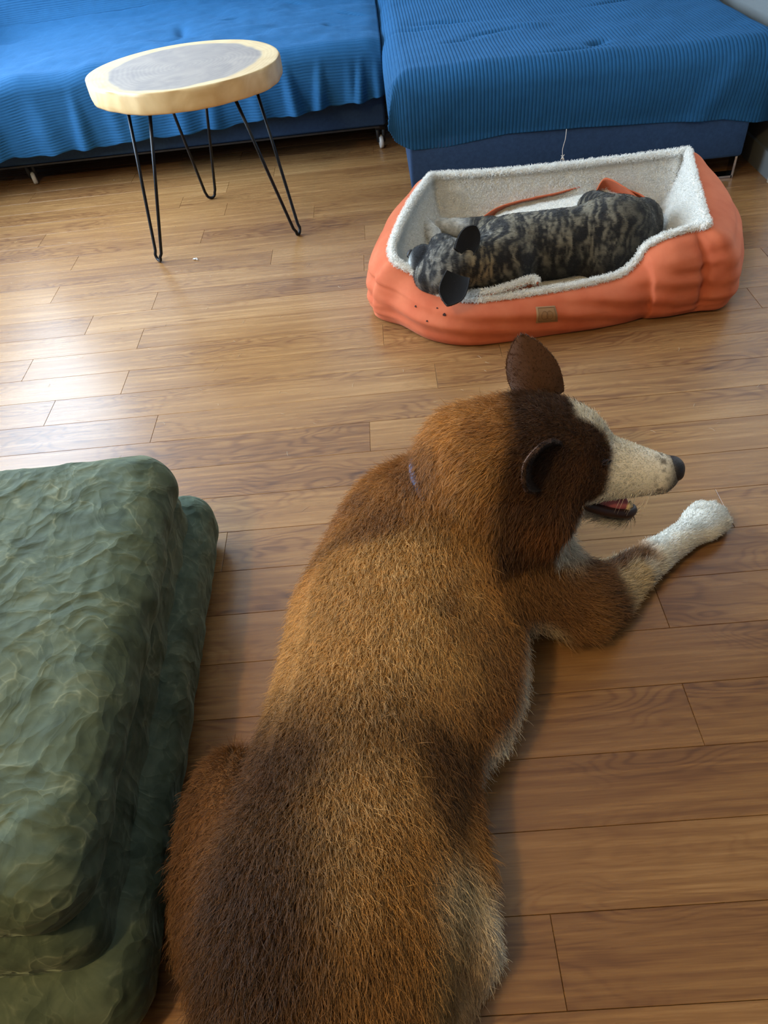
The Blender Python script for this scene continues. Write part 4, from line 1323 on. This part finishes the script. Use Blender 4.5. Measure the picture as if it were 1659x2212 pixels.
# flow of the hair
FLOW = []   # (point, direction)
def fl_(p, d): FLOW.append((np.array(p, dtype=float), unit(np.array(d, dtype=float))))
for z in (.05, .2, .3):
    dz = -.35 if z < .1 else -.05
    fl_((.05, .85, z), (-.3, -.95, dz)); fl_((-.05, .70, z), (-.22, -.97, dz)); fl_((-.11, .47, z), (-.12, -.99, dz)); fl_((-.16, .27, z), (0, -1, dz)); fl_((-.16, .10, z), (0, -1, dz))
fl_((.15, .70, .08), (.12, -.9, -.4)); fl_((.13, .60, .06), (.25, -.9, -.3)); fl_((.08, .50, .06), (.45, -.75, -.3))
fl_((-.25, .70, .1), (-.2, -.9, -.5)); fl_((-.36, .36, .12), (-.15, -.9, -.4)); fl_((.04, .36, .12), (.15, -.9, -.4)); fl_((-.30, .25, .2), (-.1, -.95, -.3))
fl_((.10, .80, .25), (.25, -.9, -.2)); fl_((.18, .78, .15), (.75, -.55, -.2)); fl_((.28, .77, .08), (.9, -.1, -.1)); fl_((.40, .85, .04), (.8, .55, -.1)); fl_((.56, .95, .03), (.78, .6, -.1))
fl_((.10, .88, .33), (-.75, -.55, -.35)); fl_((.05, .90, .28), (-.5, -.8, -.2)); fl_((.14, .78, .28), (-.15, -.5, -.85)); fl_((.20, .80, .22), (.0, -.3, -.95)); fl_((.12, .96, .33), (-.7, .4, -.5))
for (f, r, u) in ((.2, 0, 0), (.2, .03, -.03), (.2, -.03, -.03), (.12, .0, .0), (.12, .045, -.03), (.12, -.045, -.03)): fl_(HD(f, r, u), -ha)
fl_(HD(.06, 0, .05), -ha+.2*hu); fl_(HD(0, .0, .07), -ha); fl_(HD(-.06, 0, .05), -ha-.3*hu)
fl_(HD(.04, .07, -.02), -ha*.8-hu*.6+hl*.2); fl_(HD(-.02, .085, -.03), -ha*.7-hu*.7); fl_(HD(.03, .06, -.08), -ha*.4-hu); fl_(HD(.04, -.07, -.02), -ha*.8-hu*.6); fl_(HD(.12, 0, -.11), -ha-.3*hu)
FP = np.array([a for a, b in FLOW]); FDv = np.array([b for a, b in FLOW])
def dog_flow(p):
    d = np.zeros_like(p); ws = np.zeros(len(p))
    for a, b in zip(FP, FDv):
        w = 1.0/(((p-a)**2).sum(1)+.0015)**2
        d += w[:, None]*b; ws += w
    return unit(d)
def dog_len(p):
    q = p-HC; f, r, u = q@ha, q@hl, q@hu
    L = np.full(len(p), .019)
    L = np.where((p[:, 1] < .35), .023, L)
    foreleg = (p[:, 0] > .25) & (p[:, 2] < .13)
    s_al = (p-np.array([.31, .785, 0]))@unit(np.array([.80, .60, 0]))
    L = np.where(foreleg, np.interp(s_al, [-.06, .05, .15, .22], [.026, .018, .010, .006]), L)
    hd = p[:, 2] > .25
    L = np.where(hd, np.interp(f, [-.16, -.08, -.03, .03, .08, .11, .2], [.022, .020, .014, .012, .009, .006, .003]), L)
    L = np.where(hd & (u < -.05) & (f < .06) & (f > -.06), .026, L)
    L = np.where((p[:, 0] > .0) & (p[:, 2] < .09) & (p[:, 1] < .32), .014, L)
    return L

def make_fur(name, V, F, N, lenfn, flowfn, colfn, rad, seed, parent, mat, lift=.75, K=5, wfn=None, frizz=.32, keep=None, clump=.35):
    root, nn, rg = sample_surface(V, F, N, seed, wfn)
    if keep is not None:
        m = keep(root); root, nn = root[m], nn[m]; N = len(root)
    L = lenfn(root)*rg.uniform(.65, 1.2, N)
    fl = flowfn(root)
    tg_ = fl-(fl*nn).sum(1, keepdims=True)*nn
    cl = np.stack([noise3(root*75, s)-.5 for s in (seed, seed+1, seed+2)], -1)
    tg_ = unit(tg_+clump*cl+frizz*rg.normal(size=(N, 3)))
    P = np.zeros((N, K, 3))
    lf = lift*rg.uniform(.6, 1.4, N)
    for k in range(K):
        t = k/(K-1)
        P[:, k] = root-nn*.001+L[:, None]*(tg_*t+nn*(lf*t*(1.25-.75*t))[:, None]+np.array([0, 0, -.10])*t*t)
    P[..., 2] = np.maximum(P[..., 2], .0015)
    c = colfn(root)*rg.uniform(.68, 1.28, N)[:, None]
    c = c*(1-.5*(rg.random(N) < .18))[:, None]
    return hair_curves(name, P, np.clip(c, .002, .95), rad, mat, parent)
hair_m = mat_pile('dog_hair', .45, .35)
def wdog(p):
    w = np.where(p[:, 2] > .25, 2.2, 1.0)
    q = p-HC; f = q@ha
    w = np.where((p[:, 2] > .25) & (f > .08), 4.0, w)
    w = np.where((p[:, 0] > .30) & (p[:, 2] < .13), 2.0, w)
    return w
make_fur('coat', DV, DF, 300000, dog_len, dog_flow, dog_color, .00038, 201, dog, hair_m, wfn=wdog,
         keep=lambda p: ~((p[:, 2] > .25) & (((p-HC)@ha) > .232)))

# ---- ears
def ear_mesh(base, tip, open_dir, W, curl, n=26, m=22, tipp=2.2, bend=0.0):
    """cupped leaf: base -> tip, concave side towards open_dir"""
    base, tip = np.array(base, dtype=float), np.array(tip, dtype=float)
    ax = unit(tip-base); L = np.linalg.norm(tip-base)
    od = np.array(open_dir, dtype=float); od = unit(od-(od@ax)*ax); sd = np.cross(ax, od)
    P = np.zeros((n, m, 3))
    for i in range(n):
        v = i/(n-1)
        w = W*(1-v**tipp)**.75*(.80+.45*v*(1-v))+.0005
        cu = curl*(1-.55*v)
        for j in range(m):
            a = (j/(m-1)*2-1)*cu
            rr = w/max(math.sin(min(cu, 1.5)), .3)
            P[i, j] = base+ax*L*v+sd*rr*math.sin(a)-od*rr*(math.cos(a)-math.cos(cu))+od*bend*v*v
    return P
def add_ear(name, P, outer, inner, parent, furlen, seed, tuft=None, n_h=5000, label=None):
    n, m = P.shape[:2]
    F = grid_faces(n, m)
    Nn = grid_normals(P)
    th = .0028
    A, B2 = P+Nn*th, P-Nn*th
    V = np.concatenate([A.reshape(-1, 3), B2.reshape(-1, 3)])
    F2 = np.concatenate([F, (F+n*m)[:, ::-1]])
    rim_ = [i*m for i in range(n)]+[(n-1)*m+j for j in range(1, m)]+[i*m+m-1 for i in range(n-2, -1, -1)]
    e = np.array([(rim_[k], rim_[k+1], rim_[k+1]+n*m, rim_[k]+n*m) for k in range(len(rim_)-1)])
    F2 = np.concatenate([F2, e])
    cols = np.concatenate([np.tile(outer, (n*m, 1)), np.tile(inner, (n*m, 1))])
    vv = np.tile(np.repeat(np.linspace(0, 1, n), m), 2)
    o = mesh_obj(name, V, F2, coat_mat, parent, cols=cols*.8)
    if label: o['label'] = label
    if n_h:
        ax = unit(P[-1].mean(0)-P[0].mean(0))
        VNs = vnormals(V, F2)
        def colf(p):
            d = ((p[:, None, :]-V[None, ::7, :])**2).sum(-1).argmin(1)*7
            return cols[d]
        make_fur(name+'_hair', V, F2, n_h, lambda p: np.full(len(p), furlen), lambda p: np.tile(ax, (len(p), 1)), colf, .00038, seed, o, hair_m, lift=.25, clump=.2)
    return o
# the concave side is the -normal side when open_dir is passed; check orientation by sign
def oriented(P, od):
    Nn = grid_normals(P)
    return P if Nn[P.shape[0]//2, P.shape[1]//2]@np.array(od) < 0 else P[:, ::-1]
EARC = lin(96, 66, 48)
e1b, e1t = px(1165, 850, .425), px(1128, 722, .535)
od = ha*.35-hl*.9
P = oriented(ear_mesh(e1b, e1t, od, .048, .95, tipp=2.8), od)
add_ear('ear', P, EARC, lin(120, 92, 76), dog, .006, 301, label='upright brown far ear')
e2b = px(1192, 1012, .402)
e2t = e2b+.088*unit(-.62*CR+.05*CU-.75*CF)
od = unit(.75*CR-.45*CU-.50*CF)
P = oriented(ear_mesh(e2b, e2t, od, .048, 1.10, bend=.004, tipp=3.0), od)
ear2 = add_ear('ear', P, lin(104, 78, 66), lin(46, 30, 24), dog, .004, 311, label='brown near ear turned sideways showing its inside')

# ---- nose, eyes, mouth, claws
MAT['nose'] = mat_plain('black_wet_nose', srgb(34, 30, 32), .32, var=.2, scale=300, bump=.4, bscale=700)
MAT['eye'] = mat_plain('dark_eye', srgb(22, 14, 10), .08)
MAT['lip'] = mat_plain('dark_lip', srgb(44, 26, 28), .4, var=.2, scale=90)
MAT['tongue'] = mat_plain('pink_tongue', srgb(188, 104, 112), .4, var=.1, scale=80)
MAT['tooth'] = mat_plain('ivory_tooth', srgb(224, 204, 164), .3)
MAT['claw'] = mat_plain('black_claw', srgb(30, 26, 26), .35)
nb = Blob(HD(.235, 0, -.02)-.06, HD(.235, 0, -.02)+.06, .002)
nb.f[:] = .02
nc = HD(.229, 0, -.018)
nb.ell(nc, (.020, .024, .020), ha, hu, k=.004)
nb.ell(nc+ha*.004-hu*.010, (.014, .014, .012), ha, hu, k=.006)
nb.ell(nc+hl*.013+ha*.004-hu*.004, (.012, .010, .010), ha, hu, k=.005)
nb.ell(nc-hl*.013+ha*.004-hu*.004, (.012, .010, .010), ha, hu, k=.005)
nb.ell(nc+hl*.0105+ha*.017-hu*.005, (.009, .0045, .0045), ha+hl*.5, hu, k=.003, cut=True)
nb.ell(nc-hl*.0105+ha*.017-hu*.005, (.009, .0045, .0045), ha-hl*.5, hu, k=.003, cut=True)
nv_, nf_ = nb.mesh(); mesh_obj('nose', nv_, nf_, MAT['nose'], dog)
def ball(name, c, r, f, u, mat, parent, seg=18):
    f = unit(np.array(f, dtype=float)); u = np.array(u, dtype=float); u = unit(u-(u@f)*f); l = np.cross(f, u)
    V = []; F = []
    n1_, n2_ = seg, seg
    for i in range(n1_+1):
        th = math.pi*i/n1_
        for j in range(n2_):
            a = 2*math.pi*j/n2_
            V.append(c+f*r[0]*math.cos(th)+l*r[1]*math.sin(th)*math.cos(a)+u*r[2]*math.sin(th)*math.sin(a))
    for i in range(n1_):
        for j in range(n2_):
            F.append((i*n2_+j, (i+1)*n2_+j, (i+1)*n2_+(j+1) % n2_, i*n2_+(j+1) % n2_))
    return mesh_obj(name, V, F, mat, parent)
hq = DV-HC; hf_, hr_, hu_ = hq@ha, hq@hl, hq@hu
em = (np.abs(hf_-.102) < .006) & (np.abs(hu_-.004) < .006) & (hr_ > 0)
ef_, eu_, er_ = .102, .004, float(hr_[em].max())
EYE = []
for s in (1, -1):
    ec = HD(ef_, er_*s, eu_)-hl*s*.006-ha*.002
    ball('eye', ec, (.007, .010, .0050), ha*.7+hl*s*.8, hu, MAT['eye'], dog)
    if s < 0: continue
    lid = unit(ha*.7+hl*s*.8); sidev = unit(np.cross(lid, hu))
    for up_ in (1, -1):
        arc = [ec+lid*.0052+sidev*.0125*t+hu*up_*.0036*(1-t*t) for t in np.linspace(-1, 1, 11)]
        mesh_obj('eyelid', *tube_geo(arc, np.interp(np.linspace(0, 1, 11), [0, .5, 1], [.0010, .0022, .0010]), 7), MAT['lip'], dog)
# lower lip, tongue and teeth of the open mouth
jl = [HD(.080, .034, -.078), HD(.110, .033, -.090), HD(.145, .026, -.099), HD(.178, .017, -.103), HD(.190, 0, -.102), HD(.178, -.017, -.103), HD(.140, -.024, -.098)]
mesh_obj('lower_lip', *tube_geo(spline(jl, 40), np.interp(np.linspace(0, 1, 40), [0, .1, .6, 1], [.004, .009, .008, .004]), 10), MAT['lip'], dog)
tb_ = [HD(.07, .008, -.076), HD(.11, .010, -.083), HD(.150, .009, -.089), HD(.176, .005, -.093)]
V_, F_ = tube_geo(spline(tb_, 24), np.interp(np.linspace(0, 1, 24), [0, .6, .9, 1], [.014, .016, .012, .004]), 14)
mesh_obj('tongue', V_, F_, MAT['tongue'], dog)
for (f, r, h_) in ((.176, .015, .016), (.176, -.015, .016), (.184, .005, .008), (.184, -.005, .008)):
    a = HD(f, r, -.098); mesh_obj('tooth', *tube_geo([a, a+hu*h_*.6+hl*r*.1, a+hu*h_], [.0042, .0034, .0008], 8), MAT['tooth'], dog)
# eyelid rims are in the coat; claws on the near forepaw
for s_, f_ in ((-.030, .026), (-.011, .040), (.011, .040), (.030, .024)):
    a = PC+pf*(f_+.020)+pl*s_+np.array([0, 0, -.008]); b = a+pf*.010+np.array([0, 0, -.004]); c = a+pf*.017+np.array([0, 0, -.012])
    mesh_obj('claw', *tube_geo([a, b, c], [.0042, .0036, .001], 8), MAT['claw'], dog)
# whiskers
wh = []
rgw = np.random.default_rng(4)
for k in range(9):
    a = HD(.17+rgw.uniform(-.02, .03), .034, -.040+rgw.uniform(-.012, .008)); d = unit(hl*.6-ha*.35-hu*rgw.uniform(.4, 1.0))
    wh.append(tube_geo([a, a+d*.025, a+d*.045-hu*.008], [.0004, .0003, .0001], 4))
MAT['whisker'] = mat_plain('pale_whisker', srgb(226, 216, 196), .5)
o = mesh_obj('whiskers', *merge(*wh), MAT['whisker'], dog); o['kind'] = 'stuff'
# collar, only glimpsed in the neck fur
MAT['collar'] = mat_plain('blue_grey_collar', srgb(92, 98, 134), .7, var=.15, scale=120)
cc = np.array([.072, .876, .268]); cn = unit(np.array([.72, .02, .69])); ca_ = unit(np.cross(cn, [0, 1, 0])); cb_ = np.cross(cn, ca_)
ring = [cc+(ca_*math.cos(t)+cb_*math.sin(t))*.0945 for t in np.linspace(0, 2*math.pi, 64, endpoint=False)]
mesh_obj('collar', *tube_geo(ring, .009, 8, closed=True), MAT['collar'], dog)
# ------------------------------------------------------------------ small brindle dog asleep in the bed
pup = empty('brindle_dog', tuple(px(1200, 540, .06)))
tag(pup, 'brindle short-haired dog with black ears curled up asleep in the orange bed', 'dog')
Q = Blob(px(1150, 530, .15)-np.array([.42, .36, .16]), px(1150, 530, .15)+np.array([.46, .42, .20]), .0045)
sd_ = unit(px(1050, 562, .15)-px(1320, 508, .15))
Q.ell(px(1105, 540, .150), (.13, .100, .098), sd_, k=.04)
Q.ell(px(1205, 528, .148), (.14, .098, .098), sd_, k=.05)
Q.ell(px(1315, 503, .150), (.120, .108, .105), sd_, k=.05)
Q.cap(px(1360, 478, .175), px(1280, 448, .155), .062, .048, k=.025)
Q.ell(px(1385, 480, .135), (.06, .07, .07), sd_, k=.03)
Q.cap(px(1300, 560, .11), px(1380, 520, .11), .06, .06, k=.04)
# neck and head
Q.cap(px(1085, 560, .165), px(1015, 572, .185), .080, .066, k=.04)
PHC = px(968, 574, .190); pnose = px(884, 548, .192)
pa = unit(pnose-PHC); pu = np.array([-.05, -.65, .75]); pu = unit(pu-(pu@pa)*pa); pr = np.cross(pa, pu)   # pr: towards the viewer side
def PD(f, r, u): return PHC+pa*f+pr*r+pu*u
Q.ell(PHC, (.074, .076, .058), pa, pu, k=.03)
for s in (1, -1):
    Q.ell(PD(.046, .046*s, .000), (.040, .036, .038), pa, pu, k=.014)
    Q.ell(PD(.030, .054*s, -.032), (.052, .034, .036), pa, pu, k=.02)
Q.ell(PD(.092, 0, -.006), (.040, .040, .034), pa, pu, k=.008)
Q.ell(PD(.104, .018, -.020), (.030, .026, .028), pa, pu, k=.008)
Q.ell(PD(.104, -.018, -.020), (.030, .026, .028), pa, pu, k=.008)
# forelegs: one stretched to the bed side, the other folded across it
Q.ell(px(1065, 510, .135), (.06, .055, .055), (1, 0, 0), k=.03)
Q.cap(px(1060, 495, .115), px(985, 490, .10), .040, .026, k=.02)
Q.cap(px(985, 490, .10), px(950, 486, .098), .025, .023, k=.012)
Q.cap(px(950, 540, .10), px(936, 505, .115), .026, .021, k=.012)
Q.cap(px(936, 505, .115), px(914, 478, .125), .021, .021, k=.012)
pw = px(908, 474, .125)
for dx, dy in ((-.012, .006), (-.006, .014), (.004, .016), (-.014, -.004)):
    Q.ell(pw+np.array([dx, dy, 0]), (.016, .010, .011), (-.7, .7, 0), k=.006)
# hind foot
Q.cap(px(1290, 440, .12), px(1270, 452, .10), .040, .032, k=.02)
QV, QF = Q.mesh()
def pup_color(p):
    s = (p-px(1200, 530, .15))@sd_
    tv = np.cross(sd_, [0, 0, 1.0]); t = (p-px(1200, 530, .15))@tv
    wv = (fbm(p*14, 401, 2)-.5)
    coord = np.stack([s*125+t*60+wv*10.0, t*22+p[:, 2]*8, p[:, 2]*20], -1)
    st = fbm(coord, 411, 2)
    fine = fbm(p*110, 421, 2)
    v = sstep(.36, .80, st+.5*(fine-.5)+.2*wv)*.85
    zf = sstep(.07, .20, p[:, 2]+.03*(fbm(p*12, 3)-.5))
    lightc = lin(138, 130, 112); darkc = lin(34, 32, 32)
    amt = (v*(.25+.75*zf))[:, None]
    # darker rump and hip
    rump = sstep(.10, .22, -s)[:, None]
    amt = amt*(1-.55*rump)
    c = darkc*(1-amt)+lightc*amt
    # tan on the neck rolls
    c = blobmix(p, c, [])
    wn = np.exp(-((p-px(1040, 580, .19))**2).sum(1)/.05**2)*v*.6
    c = c*(1-wn[:, None])+lin(176, 146, 92)*wn[:, None]
    # silvery forelegs
    q = px(940, 487, .11)
    d = p-q
    wl = (1-sstep(.07, .12, np.abs(d[:, 0])))*(p[:, 2] < .16)*(p[:, 1] > px(950, 532, .1)[1])
    gr = lin(226, 228, 226)*(.45+.8*fine)[:, None]
    c = c*(1-.85*wl[:, None])+gr*.85*wl[:, None]
    # face
    q = p-PHC; f, r, u = q@pa, q@pr, q@pu
    hd = ((q**2).sum(1) < .16**2) & (f > -.06) & (p[:, 2] > .11) & (wl < .4)
    fc = lin(34, 34, 36)*(1-v*.6)[:, None]+lin(150, 148, 142)*(v*.6*(.5+fine))[:, None]
    c = np.where(hd[:, None], c*.35+fc*.65, c)
    mz = (sstep(.062, .076, f+.25*np.clip(.03-np.abs(r), 0, .03))*hd)[:, None]
    c = c*(1-mz)+lin(22, 22, 26)*mz
    tipw = (np.exp(-((f-.118)/.014)**2-((r+.030)/.02)**2-((u-.004)/.02)**2)*hd)[:, None]
    c = c*(1-tipw)+lin(210, 216, 216)*tipw
    # dark eye folds
    for sg in (1, -1):
        we = (np.exp(-((f-.066)/.008)**2-((r-sg*.056)/.016)**2-((u-.010)/.014)**2)*hd*.9)[:, None]
        c = c*(1-we)+lin(14, 14, 16)*we
    return np.clip(c, 0, .9)
mesh_obj('body', QV, QF, coat_mat, pup, cols=pup_color(QV)*.9)
def pup_flow(p):
    d = np.tile(-sd_, (len(p), 1))+np.array([0, 0, -.25])
    q = p-px(930, 485, .11)
    leg = (np.abs(q[:, 0]) < .12) & (p[:, 2] < .16) & (p[:, 1] > px(950, 532, .1)[1])
    d[leg] = np.array([-1, .2, -.1])
    return unit(d)
make_fur('short_coat', QV, QF, 90000, lambda p: np.full(len(p), .0075), pup_flow, pup_color, .00042, 431, pup, hair_m, lift=.30, clump=.25, frizz=.15, K=4,
         keep=lambda p: p[:, 2] > .07)
# ears
BLK = lin(20, 20, 23)
def pear(base, tip, od, W, curl, bend, seed):
    P = oriented(ear_mesh(base, tip, od, W, curl, bend=bend, tipp=5.0), od)
    return add_ear('ear', P, lin(34, 33, 34), BLK, pup, .003, seed, n_h=1500, label='black ear')
tocam = unit(np.array([0, 0, CAM_H])-PHC)
pear(px(1000, 548, .243), px(1027, 488, .292), tocam+np.array([.25, -.1, 0]), .034, .60, .004, 441)
pear(px(990, 592, .222), px(966, 660, .165), tocam+np.array([-.1, -.2, .1]), .040, .50, -.004, 442)
# nose and closed eyes
ball('nose', PD(.134, .0, .002), (.008, .013, .009), pa, pu, MAT['nose'], pup)
for sg in (1, -1):
    ball('eye', PD(.072, .056*sg, .004), (.007, .009, .004), pa+pr*sg*.8, pu, MAT['nose'], pup)
# ------------------------------------------------------------------ shed dog hairs on the floor
rgh = np.random.default_rng(17)
g = []
for k in range(110):
    x, y = rgh.uniform(0, 1650), rgh.uniform(430, 1150)
    q = px(x, y, .0)
    if q[0] > -.08 and q[1] > 1.72: continue
    if q[0] < -.38 and q[1] < 1.08: continue
    a = rgh.uniform(0, math.pi); L0 = rgh.uniform(.008, .026)
    d = np.array([math.cos(a), math.sin(a), 0]); n0 = np.array([-d[1], d[0], 0])*rgh.uniform(-.35, .35)
    pts = [q+np.array([0, 0, .0006]), q+d*L0*.5+n0*L0*.5+np.array([0, 0, .0009]), q+d*L0+np.array([0, 0, .0006])]
    g.append(tube_geo(spline(pts, 6), [.0001, .00026, .0003, .0003, .00026, .0001], 4))
MAT['shed'] = mat_plain('pale_shed_hair', srgb(222, 206, 176), .6)
o = mesh_obj('shed_hair', *merge(*g), MAT['shed'])
tag(o, 'pale shed dog hairs scattered thinly over the floor planks', kind='stuff')
